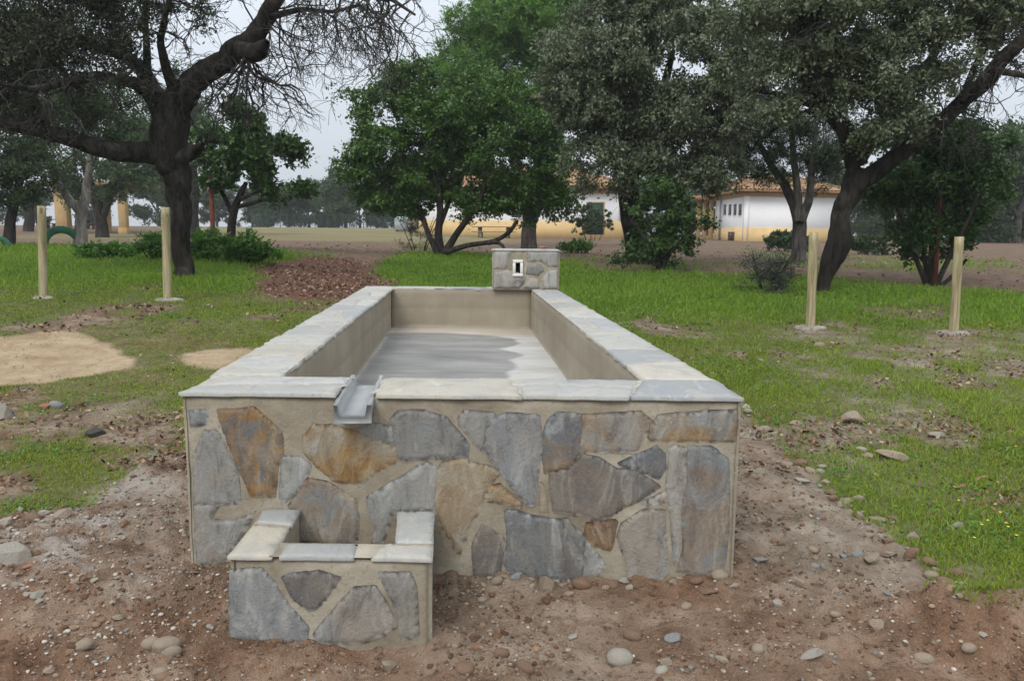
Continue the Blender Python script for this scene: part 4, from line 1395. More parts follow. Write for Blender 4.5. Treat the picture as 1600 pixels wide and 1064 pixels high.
def right_oak():
    b = G(1284, 458); Y = b[1]
    limbs = [px_limb([(1280, 468, 22), (1284, 450, 23), (1290, 430, 27), (1302, 402, 41), (1312, 380, 43), (1313, 362, 38), (1309, 345, 32), (1314, 325, 32), (1327, 305, 35), (1334, 285, 36), (1337, 262, 32)], Y),
             px_limb([(1332, 290, 34), (1372, 268, 29), (1412, 238, 27), (1452, 203, 27), (1500, 163, 26), (1540, 124, 27), (1572, 90, 24), (1612, 48, 20), (1680, 0, 14), (1760, -40, 8)], Y, Y - 1.5),
             px_limb([(1338, 258, 36), (1328, 225, 30), (1318, 196, 26), (1296, 178, 23), (1270, 155, 20), (1255, 110, 19), (1252, 50, 18), (1248, -20, 14), (1240, -90, 9)], Y, Y - .8),
             px_limb([(1296, 178, 14), (1262, 162, 11), (1215, 148, 9), (1165, 138, 7)], Y - .2, Y + .6),
             px_limb([(1282, 170, 10), (1245, 180, 8), (1220, 192, 6), (1195, 215, 4)], Y - .2, Y + .8),
             px_limb([(1340, 250, 26), (1388, 178, 17), (1440, 110, 14), (1480, 55, 12), (1515, 0, 9)], Y, Y + 1.2),
             px_limb([(1560, 110, 12), (1600, 120, 9), (1660, 110, 6)], Y - 1.2, Y - 2.0),
             px_limb([(1500, 160, 12), (1530, 90, 9), (1560, 40, 7), (1570, -20, 5)], Y - .9, Y - .2)]
    lob = px_lobes([(1170, 60, 50), (1210, 110, 42), (1240, 40, 55), (1300, 40, 60), (1290, 110, 48), (1345, 90, 55), (1340, 150, 45), (1385, 40, 55), (1395, 130, 46), (1370, 190, 38), (1425, 80, 50), (1440, 150, 34), (1470, 30, 50), (1500, 95, 32), (1540, 10, 46), (1590, 10, 42), (1300, -30, 60), (1400, -40, 60), (1200, -30, 60), (1500, -50, 60), (1430, 185, 26), (1580, 60, 26), (1230, 165, 28), (1180, 165, 28), (1405, 195, 22)], Y - .6, 1.3)
    root, tb = tree('holm_oak', 'leaning dark-trunked holm oak forking wide behind the right posts', 'tree', b, limbs, lob, M['bark_oak'], M['leaf_oak'], 950, 115, .074, 61, clump_r=.28, droop=.15, upness=.15, twigs=4, wob=.2, sides=36)
    r = np.random.default_rng(9)
    tw = Tubes()
    for li, k, g in ((1, 26, .3), (2, 14, .3), (5, 12, .1), (6, 12, .5), (7, 10, .3), (3, 8, .4), (4, 6, .5)):
        pts, _ = resample(limbs[li][0], limbs[li][1], .1)
        for _ in range(k):
            p = pts[r.integers(len(pts) // 3, len(pts))]
            bare_twigs(tw, p, unit(r, 1)[0] + (.1, 0, .1), r.uniform(.5, 1.1), .016, r, 3, g)
    tw.build('dead_twigs', M['twig_grey'], root)


right_oak()


def mid_tree():
    b = G(1248, 412); Y = b[1]
    limbs = [px_limb([(1248, 418, 26), (1249, 385, 22), (1250, 345, 21), (1240, 318, 15), (1222, 285, 13), (1200, 250, 10), (1180, 215, 7)], Y, Y + .6),
             px_limb([(1248, 345, 14), (1247, 300, 12), (1240, 250, 10), (1235, 190, 7)], Y),
             px_limb([(1252, 345, 15), (1266, 310, 12), (1268, 260, 11), (1275, 200, 7)], Y, Y - .5)]
    lob = px_lobes([(1180, 225, 38), (1150, 255, 26), (1225, 215, 42), (1265, 235, 36), (1300, 225, 36), (1200, 265, 26), (1290, 268, 26), (1130, 230, 28), (1240, 180, 40), (1170, 180, 36), (1300, 180, 36), (1190, 285, 14), (1225, 282, 16), (1275, 285, 18), (1302, 290, 16), (1150, 285, 14)], Y, 1.2)
    tree('pine_tree', 'slim forked tree in front of the right white house', 'tree', b, limbs, lob, M['bark_grey'], M['leaf_pine_dark'], 340, 95, .16, 71, clump_r=.36, aspect=.14, twigs=2, needle=True)


mid_tree()


def right_arbutus():
    b = G(1457, 446); Y = b[1]
    limbs = [px_limb([(1453, 450, 9), (1456, 400, 8), (1455, 350, 7), (1462, 310, 6), (1475, 260, 5)], Y)]
    dark = [px_limb([(1448, 446, 9), (1430, 400, 7), (1415, 360, 6), (1400, 320, 4)], Y), px_limb([(1462, 446, 9), (1482, 405, 7), (1505, 360, 6), (1530, 300, 4)], Y, Y - .4),
            px_limb([(1452, 448, 8), (1444, 400, 7), (1438, 350, 6), (1430, 290, 4)], Y, Y + .4), px_limb([(1466, 448, 7), (1490, 432, 6), (1510, 405, 4)], Y)]
    lob = px_lobes([(1465, 225, 42), (1510, 225, 38), (1545, 245, 36), (1425, 255, 44), (1480, 270, 50), (1530, 285, 36), (1395, 300, 38), (1445, 315, 46), (1500, 325, 36), (1380, 335, 24), (1430, 365, 30), (1485, 370, 26), (1560, 285, 24), (1410, 400, 16), (1450, 405, 18), (1440, 210, 30)], Y + .3, 1.0)
    root, _ = tree('arbutus_tree', 'dense dark green tree with one thin reddish stem between the two right posts', 'tree', b, limbs + dark, lob, M['bark_dark'], M['leaf_arbutus_dark'], 430, 85, .095, 81, clump_r=.27, twigs=3)
    tb = Tubes()
    p3, rr = resample(*px_limb([(1460, 448, 7), (1464, 400, 7), (1466, 350, 6), (1470, 300, 5)], Y - .15), .12)
    tb.add(p3, rr, 8, .1)
    tag(tb.build('stem', M['bark_red'], root), 'thin reddish stem')


right_arbutus()


def trough_shrub():
    b = G(1032, 424); Y = b[1]
    r0 = np.random.default_rng(3)
    limbs = [px_limb([(1032, 428, 8), (1020 + k * 7, 390, 6), (985 + k * 26, 345, 4)], Y, Y + r0.uniform(-.5, .5)) for k in range(5)]
    lob = px_lobes([(1000, 345, 32), (1040, 330, 36), (1030, 365, 42), (1085, 350, 26), (1075, 335, 22), (985, 385, 24), (1050, 395, 34), (1010, 400, 26), (1030, 300, 26), (955, 352, 14), (1075, 385, 20), (1105, 350, 16), (1020, 285, 18), (970, 405, 16)], Y, 1.0)
    tree('shrub', 'dense dark green shrub round the foot of the silver-grey oak', 'shrub', b, limbs, lob, M['bark_dark'], M['leaf_arbutus_dark'], 125, 75, .10, 91, clump_r=.23, twigs=3)


trough_shrub()


# ---- the trees in the left background
def left_background():
    specs = [
        ('grey-barked tree with a pale V-forked trunk behind the left post', [[(125, 384, 22), (127, 360, 18), (128, 335, 16), (134, 300, 13), (139, 260, 10), (142, 210, 7)], [(127, 335, 13), (108, 312, 11), (88, 280, 9), (74, 240, 7)]],
         [(60, 190, 38), (120, 180, 46), (170, 195, 40), (20, 215, 34), (165, 245, 20)], 'bark_pale', 0),
        ('dark bushy oak beside the tan shelter posts', [[(160, 371, 22), (158, 345, 17), (152, 315, 15), (140, 285, 12), (130, 250, 8)], [(158, 345, 12), (175, 300, 10), (190, 270, 7)]],
         [(150, 260, 38), (200, 250, 40), (220, 280, 30), (180, 290, 26), (240, 230, 40), (110, 285, 28)], 'bark_dark', 1),
        ('dark slanting oak at the far left edge', [[(12, 385, 20), (16, 350, 15), (24, 310, 13), (34, 270, 10), (40, 240, 7)]],
         [(20, 250, 42), (-20, 260, 40), (50, 280, 30), (0, 300, 26), (60, 250, 34)], 'bark_dark', 2),
        ('tall dark oak standing behind the old oak trunk', [[(300, 368, 24), (300, 340, 20), (303, 300, 17), (300, 250, 12)]],
         [(290, 230, 48), (330, 260, 40), (250, 270, 36), (310, 180, 45), (230, 190, 50), (280, 150, 40), (265, 310, 22), (345, 300, 25)], 'bark_dark', 3),
        ('dark oak at the back between the shelter and the swing', [[(45, 362, 16), (46, 330, 13), (50, 290, 9)]],
         [(40, 200, 60), (100, 180, 60), (0, 180, 60), (160, 170, 55), (70, 290, 24)], 'bark_dark', 4),
    ]
    for lab, limbs, lobes, bark, i in specs:
        u, v = limbs[0][0][:2]
        b = G(u, v)
        Y = b[1]
        if i == 4: lab = 'dark oak farthest back among the trees on the left'
        tree('holm_oak', lab, 'tree', b, [px_limb(l, Y) for l in limbs], px_lobes(lobes, Y, 1.0), M[bark], M['leaf_far'], 190 if i != 3 else 260, 85, .0042 * Y, 100 + i, clump_r=.016 * Y, twigs=2, group='oaks in the left background')


left_background()


# ---- the far row beyond the field
def far_trees():
    r = np.random.default_rng(77)
    protos = []
    for k in range(3):
        w = 4.0 + k * .6
        tr = [(np.array([(0, 0, -.4), (.05, .1, 1.5), (.2, 0, 3.0), (.1, .1, 5.0)]), np.array([.28, .22, .18, .08])),
              (np.array([(.05, .1, 1.6), (-.8, .2, 3.0), (-1.3, 0, 4.2)]), np.array([.16, .12, .06])), (np.array([(.1, 0, 2.0), (1.0, -.2, 3.4), (1.7, 0, 4.6)]), np.array([.15, .1, .05]))]
        lobes = [(np.array([r.uniform(-w * .55, w * .55), r.uniform(-1.8, 1.8), 4.2 + k * .7 + r.uniform(-1.0, 1.8)]), np.array([1.5, 1.4, 1.1]) * r.uniform(.8, 1.25)) for _ in range(10)] + [(np.array([r.uniform(-w * .7, w * .7), r.uniform(-1.5, 1.5), r.uniform(.5, 2.4)]), np.array([1.3, 1.2, .9]) * r.uniform(.8, 1.2)) for _ in range(7)]
        base = np.array([0, 118, 0.]) * 0
        g0 = float(gz(0, 0))
        root, _ = tree('far_tree', 'hazy grey-green tree in the far row beyond the field', 'tree', (0, 0, 0), tr, lobes, M['bark_grey'], M['leaf_far'], 260, 60, .36, 300 + k, group='far row of trees', clump_r=.8, twigs=0, sides=6)
        protos.append(root)
    first = [True] * 3
    spots = []
    for u, y in ((420, 92), (452, 100), (484, 96), (512, 92), (540, 88), (563, 95), (588, 104), (618, 96), (648, 108), (676, 100), (396, 104), (470, 112), (530, 110), (600, 116), (655, 92), (705, 104),
                 (1075, 96), (1105, 92), (1325, 80), (1345, 70), (1372, 66), (1400, 72), (1430, 62), (1462, 70), (1500, 64), (1530, 58), (1560, 66), (1590, 52), (1610, 60), (1640, 64), (1420, 84), (1480, 86), (1545, 80), (1600, 78),
                 (340, 108), (250, 106), (150, 104), (60, 98), (-20, 96), (-100, 104), (-180, 98), (270, 92),
                 (1700, 70), (1780, 80), (1860, 70), (840, 118), (920, 120), (1000, 116), (760, 116), (1160, 112), (1220, 110), (1280, 104)):
        d = ray(u, 366)
        spots.append((d[0] / d[1] * y, y, u))
    for i, (x, y, u) in enumerate(spots):
        k = i % 3
        src = protos[k]
        if first[k]:
            o = src; first[k] = False
        else:
            o = src.copy(); COL.objects.link(o)
            for ch in list(src.children):
                c = ch.copy(); COL.objects.link(c); c.parent = o
        o.location = (x, y, float(gz(x, y)))
        o.rotation_euler = (0, 0, r.uniform(0, 6.28))
        s = r.uniform(.75, 1.25) * (.60 if u < 720 and u > 380 else 1.0)
        if 1050 < u < 1130: s *= .8
        if u < 380: s *= .75
        if 480 < u < 600 and y < 96: s *= 1.12
        if u > 1300: s *= .85
        o.scale = (s, s, s * r.uniform(.9, 1.1))
        right = u > 1300
        o['label'] = 'grey-green tree among the far trees at the right edge' if right else ('hazy grey-green tree in the far row beyond the field' if 380 < u < 730 else ('distant tree beyond the white houses' if u > 730 else 'distant tree behind the oaks on the left'))
        o['group'] = 'far trees on the right' if right else ('far row of trees' if 380 < u < 730 else ('distant trees beyond the houses' if u > 730 else 'distant trees on the left'))


far_trees()


# ------------------------------------------------------------------ shrubs and ground plants
def shrub(label, u, v, w, h, leaf, n, per, ls, seed, bark='bark_dark', aspect=.4, name='shrub', cr=.16, needle=False):
    b = G(u, v); Y = b[1]
    s = Y / F
    r = np.random.default_rng(seed)
    limbs = []
    for k in range(6):
        a = r.uniform(-.5, .5)
        limbs.append((np.array([b + (a * w * s * .3, 0, -.05), b + (a * w * s * .7, r.uniform(-.1, .1), h * s * .5), b + (a * w * s * 1.1, r.uniform(-.2, .2), h * s * .85)]), np.array([.018, .012, .006])))
    lobes = [(b + np.array([x * w * s, r.uniform(-.2, .2) * w * s, zz * h * s]), np.array([w * s * .24, w * s * .24, h * s * .3])) for x, zz in ((-.28, .35), (0, .5), (.28, .35), (-.12, .68), (.15, .65), (.02, .25))]
    return tree(name, label, 'shrub', b, limbs, lobes, M[bark], M[leaf], n, per, ls, seed, clump_r=cr, aspect=aspect, twigs=3, shell=.3, tip=.004, needle=needle)[0]


shrub('grey-green spiky shrub in the grass left of the right front post', 1200, 458, 92, 70, 'leaf_shrub', 85, 55, .07, 401, aspect=.2, cr=.2, needle=True)
shrub('low green weedy bush right of the slim left tree foot', 385, 412, 110, 44, 'leaf_weed', 110, 50, .10, 402)
shrub('low green weeds at the left side of the old oak trunk', 246, 408, 66, 40, 'leaf_weed', 75, 42, .09, 403)
shrub('green weeds between the old oak trunk and the rust-red pole', 320, 406, 60, 44, 'leaf_weed', 75, 42, .09, 404)
shrub('dry grey bush under the bright green tree', 655, 392, 66, 62, 'leaf_shrub', 90, 35, .07, 405, aspect=.2)
shrub('dark rounded shrub before the green house door', 925, 376, 70, 62, 'leaf_far', 110, 60, .18, 406)
shrub('low dark hedge bush before the right white house', 1228, 393, 80, 30, 'leaf_far', 100, 60, .14, 407)
shrub('low bush right of the leaning oak trunk', 1352, 398, 56, 30, 'leaf_far', 70, 50, .13, 408)
shrub('green weeds on the brown earth right of the inlet block', 905, 396, 60, 22, 'leaf_weed', 50, 40, .10, 410)
shrub('low green weeds in front of the far left oaks', 170, 404, 90, 22, 'leaf_weed', 80, 45, .10, 411)

# ------------------------------------------------------------------ houses
M['stucco'] = simple_mat('white_stucco', (.87, .87, .875), (.93, .93, .93), 1.2, .9, .1)
M['ochre'] = simple_mat('ochre_paint', (.64, .44, .20), (.74, .54, .27), 1.0, .9, .1)
M['ochre_trim'] = simple_mat('ochre_trim', (.42, .28, .13), (.52, .36, .18), 2, .9, .1)
M['roof_tile'] = None


def roof_mat():
    m, n, l, b = new_mat('roof_tile', .9, .2)
    t = NT(m)
    f = t.noise(1.5, 5, .7)
    f2 = t.noise(14, 3, .6)
    col = t.ramp(t.math('ADD', t.math('MULTIPLY', f, .6), t.math('MULTIPLY', f2, .4)), [(.35, (.15, .082, .042)), (.5, (.30, .18, .092)), (.66, (.40, .275, .165))])
    l.new(col, b.inputs['Base Color'])
    return m


M['roof_tile'] = roof_mat()
M['door_green'] = simple_mat('door_green', (.018, .05, .035), (.03, .07, .05), 3, .5, 0)
M['glass_dark'] = simple_mat('window_glass', (.03, .04, .045), (.06, .075, .08), 2, .15, 0, spec=.6)
M['wood'] = simple_mat('weathered_wood', (.16, .115, .075), (.30, .235, .165), 9, .85, .5, .01, (1, 1, .2))
M['wood_dark'] = simple_mat('dark_wood', (.05, .035, .025), (.11, .08, .055), 7, .85, .4)
M['brown_paint'] = simple_mat('brown_paint', (.07, .03, .02), (.10, .045, .03), 5, .7, 0)
M['metal_grey'] = simple_mat('grey_metal', (.25, .27, .28), (.35, .37, .38), 5, .5, 0)


class Frame:
    def __init__(s, A, B):
        s.A = np.asarray(A, float); B = np.asarray(B, float)
        s.L = np.linalg.norm(B - s.A); s.U = (B - s.A) / s.L; s.N = np.array([s.U[1], -s.U[0]])

    def box(s, mb, a0, a1, z0, z1, n0, n1, mi=0):
        p = [s.A + s.U * a + s.N * n for a, n in ((a0, n0), (a1, n0), (a1, n1), (a0, n1))]
        mb.add([(*q, z0) for q in p] + [(*q, z1) for q in p], [(0, 1, 2, 3), (7, 6, 5, 4), (0, 4, 5, 1), (1, 5, 6, 2), (2, 6, 7, 3), (3, 7, 4, 0)], mi)


def tiled_roof(mb, corners, over, z0, z1, ridge):
    """hipped roof with rows of barrel tiles modelled as ribs running down the slope; corners counter-clockwise from above"""
    c = [np.asarray(p, float) for p in corners]
    m = np.mean(c, 0)
    e = []
    for i in range(4):
        a, b, d = c[i - 1], c[i], c[(i + 1) % 4]
        u1 = (b - a) / np.linalg.norm(b - a); u2 = (b - d) / np.linalg.norm(b - d)
        e.append(b + (u1 + u2) * over)
    r0, r1 = [np.asarray(q, float) for q in ridge]
    E = [np.array([*p, z0]) for p in e]
    R0, R1 = np.array([*r0, z1]), np.array([*r1, z1])
    for (a, b, top) in ((E[0], E[1], (R0, R1)), (E[1], E[2], (R1, R1)), (E[2], E[3], (R1, R0)), (E[3], E[0], (R0, R0))):
        L = np.linalg.norm(b - a)
        k = max(2, int(L / .28))
        ta, tb_ = top
        pts, fs = [], []
        nrm = np.cross(b - a, ta - a); nrm /= np.linalg.norm(nrm)
        if nrm[2] < 0: nrm = -nrm
        for i in range(2 * k + 1):
            t = i / (2 * k)
            h = .07 * (i % 2)
            pts += [a + (b - a) * t + nrm * h, ta + (tb_ - ta) * t + nrm * h]
        for i in range(2 * k):
            fs.append((2 * i, 2 * i + 2, 2 * i + 3, 2 * i + 1))
        mb.add(pts, fs, 0)
        mb.add([a, b, b - (0, 0, .12), a - (0, 0, .12)], [(0, 1, 2, 3)], 0)
    mb.add([p - (0, 0, .12) for p in E], [(0, 1, 2, 3)], 0)
    mb.tube([R0 + (0, 0, .04), R1 + (0, 0, .04)], .14, 8)
    for a, b in ((E[0], R0), (E[3], R0), (E[1], R1), (E[2], R1)):
        mb.tube([a + (0, 0, .05), b + (0, 0, .04)], .12, 8)


def house_walls(root, cor, zg, zd, ze):
    w, d = MB(), MB()
    for i in range(4):
        f = Frame(cor[i], cor[(i + 1) % 4])
        f.box(w, 0, f.L, zg - .5, ze, -.25, 0)
        f.box(d, -.03, f.L + .03, zg - .5, zd, 0, .03)
    w.build('wall', [M['stucco']], root)
    d.build('dado', [M['ochre']], root)


def centre_house():
    b = G(968, 368)
    Y = 58.0
    A = P(655, 368, Y + 3)[:2]; B = P(971, 368, Y)[:2]
    zg = P(968, 367, Y)[2]
    zd, ze = P(968, 346, Y)[2], P(968, 293, Y)[2]
    f = Frame(A, B)
    cor = [A, B, B - f.N * 8, A - f.N * 8]
    root = empty('house', (B[0], B[1], zg), 'white house with ochre dado behind the bright green tree', 'house')
    house_walls(root, cor, zg, zd, ze)
    ro = MB()
    r0, r1 = A - f.N * 4 + f.U * 4, B - f.N * 4 - f.U * 4
    tiled_roof(ro, cor, .75, ze + .02, ze + 1.6, (r0, r1))
    roof = ro.build('roof', [M['roof_tile']], root)
    tr = MB()
    f.box(tr, -.1, f.L + .1, ze - .42, ze - .105, 0, .14)
    f2 = Frame(cor[1], cor[2])
    f2.box(tr, .0, f2.L, ze - .42, ze - .105, .0, .14)
    for k in range(26):
        a = f.L * (k + .5) / 26
        f.box(tr, a - .06, a + .06, ze - .105, ze, 0, .6)
    tr.build('eaves_trim', [M['ochre_trim']], root)
    # the green door and its frame, shutters along the long front
    def opening(u0, u1, v0, v1, name, mat, sill):
        a0 = np.dot(P(u0, 340, Y + 3 - 3 * (u0 - 655) / 316)[:2] - f.A, f.U); a1 = np.dot(P(u1, 340, Y + 3 - 3 * (u1 - 655) / 316)[:2] - f.A, f.U)
        z0, z1 = P(u0, v1, Y + 1)[2], P(u0, v0, Y + 1)[2]
        if name == 'door': z0 = zg
        m = MB(); f.box(m, a0, a1, z0, z1, -.1, .045)
        o = m.build(name, [mat], root)
        g = MB()
        t = .09
        f.box(g, a0 - t, a0, z0, z1 + t, .0, .08); f.box(g, a1, a1 + t, z0, z1 + t, 0, .08); f.box(g, a0, a1, z1, z1 + t, 0, .08)
        if sill: f.box(g, a0 - .12, a1 + .12, z0 - .1, z0, 0, .12)
        g.build('frame', [M['stucco'] if sill else M['ochre_trim']], o)
        if name == 'door':
            h = MB(); f.box(h, a0 + .15, a0 + .19, z0 + 1.0, z0 + 1.15, .045, .1); h.build('handle', [M['metal_grey']], o)
    opening(918, 943, 318, 360, 'door', M['door_green'], False)
    opening(800, 815, 322, 340, 'window', M['glass_dark'], True)


centre_house()


def right_house():
    Y = 50.0
    Cn = P(1162.5, 373, Y)[:2]
    zg = P(1162, 374, Y)[2]
    zd, ze = P(1162, 356, Y)[2], P(1162, 297, Y)[2]
    L0 = P(1116, 372, Y + 7.0)[:2]
    R0 = P(1302, 374, Y + 1.4)[:2]
    fl = Frame(L0, Cn)
    fr = Frame(Cn, R0)
    # back corner closes the plan
    Bk = L0 + (R0 - Cn)
    cor = [L0, Cn, R0, Bk]
    root = empty('house', (Cn[0], Cn[1], zg), 'white house with four small side windows beyond the slim forked tree', 'house')
    house_walls(root, cor, zg, zd, ze)
    ro = MB()
    m = np.mean(cor, 0)
    d = (R0 - Cn) / np.linalg.norm(R0 - Cn)
    apex = P(1204, 277, Y + 4)
    ridge0 = m - d * 1.6; ridge1 = m + d * 1.6
    tiled_roof(ro, [Cn, R0, Bk, L0], .65, ze + .02, ze + 1.05, (ridge0, ridge1))
    ro.build('roof', [M['roof_tile']], root)
    tr = MB()
    for f in (fl, fr):
        f.box(tr, 0, f.L, ze - .36, ze - .105, 0, .12)
        n = int(f.L / .55)
        for k in range(n):
            a = f.L * (k + .5) / n
            f.box(tr, a - .06, a + .06, ze - .105, ze, 0, .55)
    tr.build('eaves_trim', [M['ochre_trim']], root)
    for k, u in enumerate((1133, 1141, 1149, 1157)):
        # cast onto the side wall
        q = ray(u, 328); N3 = np.array([*fl.N, 0]); e = np.array([0, 0, EYE])
        t = np.dot(np.array([*fl.A, 0]) - e, N3) / np.dot(q, N3)
        p = e + q * t
        a = np.dot(p[:2] - fl.A, fl.U)
        z = p[2]
        hw, hh = .33, .36
        g = MB(); fl.box(g, a - hw, a + hw, z - hh, z + hh, -.1, .02)
        w = g.build('window', [M['glass_dark']], root)
        s = MB()
        for (x0, x1, y0, y1) in ((a - hw - .03, a - hw, z - hh, z + hh), (a + hw, a + hw + .03, z - hh, z + hh), (a - hw - .03, a + hw + .03, z + hh, z + hh + .03), (a - hw - .05, a + hw + .05, z - hh - .05, z - hh)):
            fl.box(s, x0, x1, y0, y1, 0, .03)
        s.build('frame', [M['stucco']], w)
    q = ray(1144, 365); N3 = np.array([*fl.N, 0]); e = np.array([0, 0, EYE])
    t = np.dot(np.array([*fl.A, 0]) - e, N3) / np.dot(q, N3); p = e + q * t
    a = np.dot(p[:2] - fl.A, fl.U)
    h = MB(); fl.box(h, a - .75, a + .65, zg - .2, zd - .25, -.1, .06)
    ht = h.build('hatch', [M['brown_paint']], root)
    hk = MB(); fl.box(hk, a - .2, a - .05, zg + .25, zg + .35, .06, .1); hk.build('handle', [M['metal_grey']], ht)
    pp = MB()
    pa = fl.A + fl.U * 1.7 + fl.N * .12
    pp.tube([(*pa, zg - .1), (*pa, ze - .1)], .07, 8)
    pp.build('drainpipe', [M['metal_grey']], root)
    # low porch that runs on to the left under the same eaves
    A2 = P(1090, 372, Y + 9)[:2]
    po = MB()
    for k in range(3):
        c = A2 * (1 - k / 2.6) + L0 * (k / 2.6)
        po.box((c[0], c[1], (zg + ze) / 2 - .2), (.3, .3, ze - zg), bevel=.02)
    po.build('porch_post', [M['ochre_trim']], root)
    pr = MB()
    f = Frame(A2, L0)
    f.box(pr, -.6, f.L, ze - .30, ze + .05, -3.0, .65)
    pr.build('porch_roof', [M['roof_tile']], root)


right_house()


# ------------------------------------------------------------------ posts with concrete collars
def post_mat():
    m, n, l, b = new_mat('post_timber', .82, .25)
    t = NT(m)
    s = t.noise(16, 6, .65, t.coord((1, 1, .09)), .4)
    a = t.noise(2.5, 4, .6)
    k = t.noise(9, 2, .5, t.coord((1, 1, .5)))
    col = t.ramp(s, [(.34, (.15, .115, .06)), (.5, (.34, .285, .16)), (.66, (.50, .43, .28))])
    col = t.mix(t.ramp(a, [(.4, 0.0), (.65, .5)]), col, (.33, .31, .17))
    col = t.mix(t.ramp(k, [(.66, 0.0), (.72, .8)]), col, (.12, .075, .035))
    l.new(col, b.inputs['Base Color'])
    l.new(t.bump(s, .5, .012), b.inputs['Normal'])
    return m


M['post'] = post_mat()
M['concrete'] = simple_mat('rough_concrete', (.17, .15, .12), (.36, .33, .28), 9, .95, .9, .03)


def posts():
    specs = [(68, 466, 65, 322, 13.5, 'round timber post standing leftmost in the grass, no tree behind', .0),
             (262, 469, 258.5, 324, 14, 'round timber post in front of the old oak trunk', .6),
             (1266, 513, 1271.5, 363, 15.5, 'round timber post in front of the leaning oak trunk', .9),
             (1490, 521, 1499, 370, 15, 'round timber post in the grass at the far right', .8)]
    for i, (u, v, ut, vt, w, lab, foot) in enumerate(specs):
        b = GD(u, v); Y = b[1]
        top = P(ut, vt, Y)
        rad = w / 2 * Y / F * .92
        root = empty('timber_post', b, lab, 'post', 'timber posts round the trough')
        mb = MB()
        zs = np.linspace(-.2, 1, 14)
        pts = [b + (top - b) * t for t in zs]
        mb.tube(pts, [rad * (1.0 - .03 * max(0, t)) for t in zs[:-1]] + [rad * .93], 18, wob=.02)
        mb.build('post', [M['post']], root, smooth=False)
        # poured collar, irregular
        r = np.random.default_rng(i + 3)
        R = rad * (3.6 if foot > .5 else 2.4)
        k = 36
        ang = np.arange(k) / k * 2 * math.pi
        rr = R * (1 + .35 * fbm(np.stack([np.cos(ang) * 1.5 + i * 4, np.sin(ang) * 1.5, ang * 0], 1), 3) * 2)
        V, Fc = [], []
        for ring, (s, z) in enumerate(((1.0, -.08), (1.0, .0), (.85, .018), (.5, .028), (.2, .032))):
            for a, q in zip(ang, rr):
                V.append((b[0] + math.cos(a) * q * s, b[1] + math.sin(a) * q * s * .8, b[2] + z + .012 * math.sin(a * 5 + ring)))
        for ring in range(4):
            for j in range(k):
                Fc.append((ring * k + j, ring * k + (j + 1) % k, ring * k + k + (j + 1) % k, ring * k + k + j))
        c = MB(); c.add(V, Fc)
        c.build('footing', [M['concrete']], root)


posts()

# ------------------------------------------------------------------ playground tyres, shelter, tables, bin, pole
M['tyre_green'] = simple_mat('green_painted_tyre', (.018, .10, .045), (.04, .17, .085), 4, .6, .3, .01)


def tyre(u, v, rpx, lab, rz):
    b = GD(u, v); Y = b[1]
    R = rpx * Y / F
    root = None
    mb = MB()
    prof = []
    hw = R * .33
    for a in np.linspace(0, 2 * math.pi, 20, endpoint=False):
        c, s = math.cos(a), math.sin(a)
        prof.append((R * .80 + R * .20 * np.sign(c) * abs(c) ** .6, hw * np.sign(s) * abs(s) ** .6))
    k = 48
    V, Fc = [], []
    for j in range(k):
        t = j / k * 2 * math.pi
        for q, (pr, pz) in enumerate(prof):
            tread = (.012 if (j % 2 == 0 and pr > R * .93) else 0)
            rr = pr - tread
            x, z = rr * math.cos(t), rr * math.sin(t)
            ca, sa = math.cos(rz), math.sin(rz)
            V.append((b[0] + x * ca - pz * sa, b[1] + x * sa + pz * ca, b[2] + z + .02))
    n = len(prof)
    for j in range(k):
        for q in range(n):
            Fc.append((j * n + q, ((j + 1) % k) * n + q, ((j + 1) % k) * n + (q + 1) % n, j * n + (q + 1) % n))
    mb.add(V, Fc)
    o = mb.build('tyre', [M['tyre_green']], None, smooth=True)
    tag(o, lab, 'tyre', 'green playground tyres')


tyre(97, 384, 30, 'green painted tyre half buried upright just right of the leftmost post', .55)
tyre(-4, 389, 20, 'green painted tyre half buried at the left edge of the photo', .35)


def shelter():
    Y = 52.0
    root_p = P(150, 357, Y)
    zg = float(gz(root_p[0], Y))
    root = empty('picnic_shelter', (root_p[0], Y, zg), 'open shelter with tan square columns behind the left oaks', 'shelter')
    top = P(150, 292, Y)[2]
    for u, w, dy in ((99, 18, 0), (193, 12, 0), (169, 8, 5), (126, 9, 5)):
        x = P(u, 340, Y + dy)[0]
        m = MB()
        s = w * Y / F
        m.box((x, Y + dy, (zg - .3 + top) / 2), (s, s * .8, top - zg + .3), bevel=.02)
        m.box((x, Y + dy, zg + .15), (s * 1.15, s * .95, .5), bevel=.02)
        m.build('column', [M['ochre_trim']], root)
    rf = MB()
    x0, x1 = P(85, 340, Y)[0], P(208, 340, Y)[0]
    rf.box(((x0 + x1) / 2, Y + 2.6, top + .15), (x1 - x0 + 1.0, 7.0, .3), bevel=.03)
    rf.build('roof', [M['roof_tile']], root)


shelter()


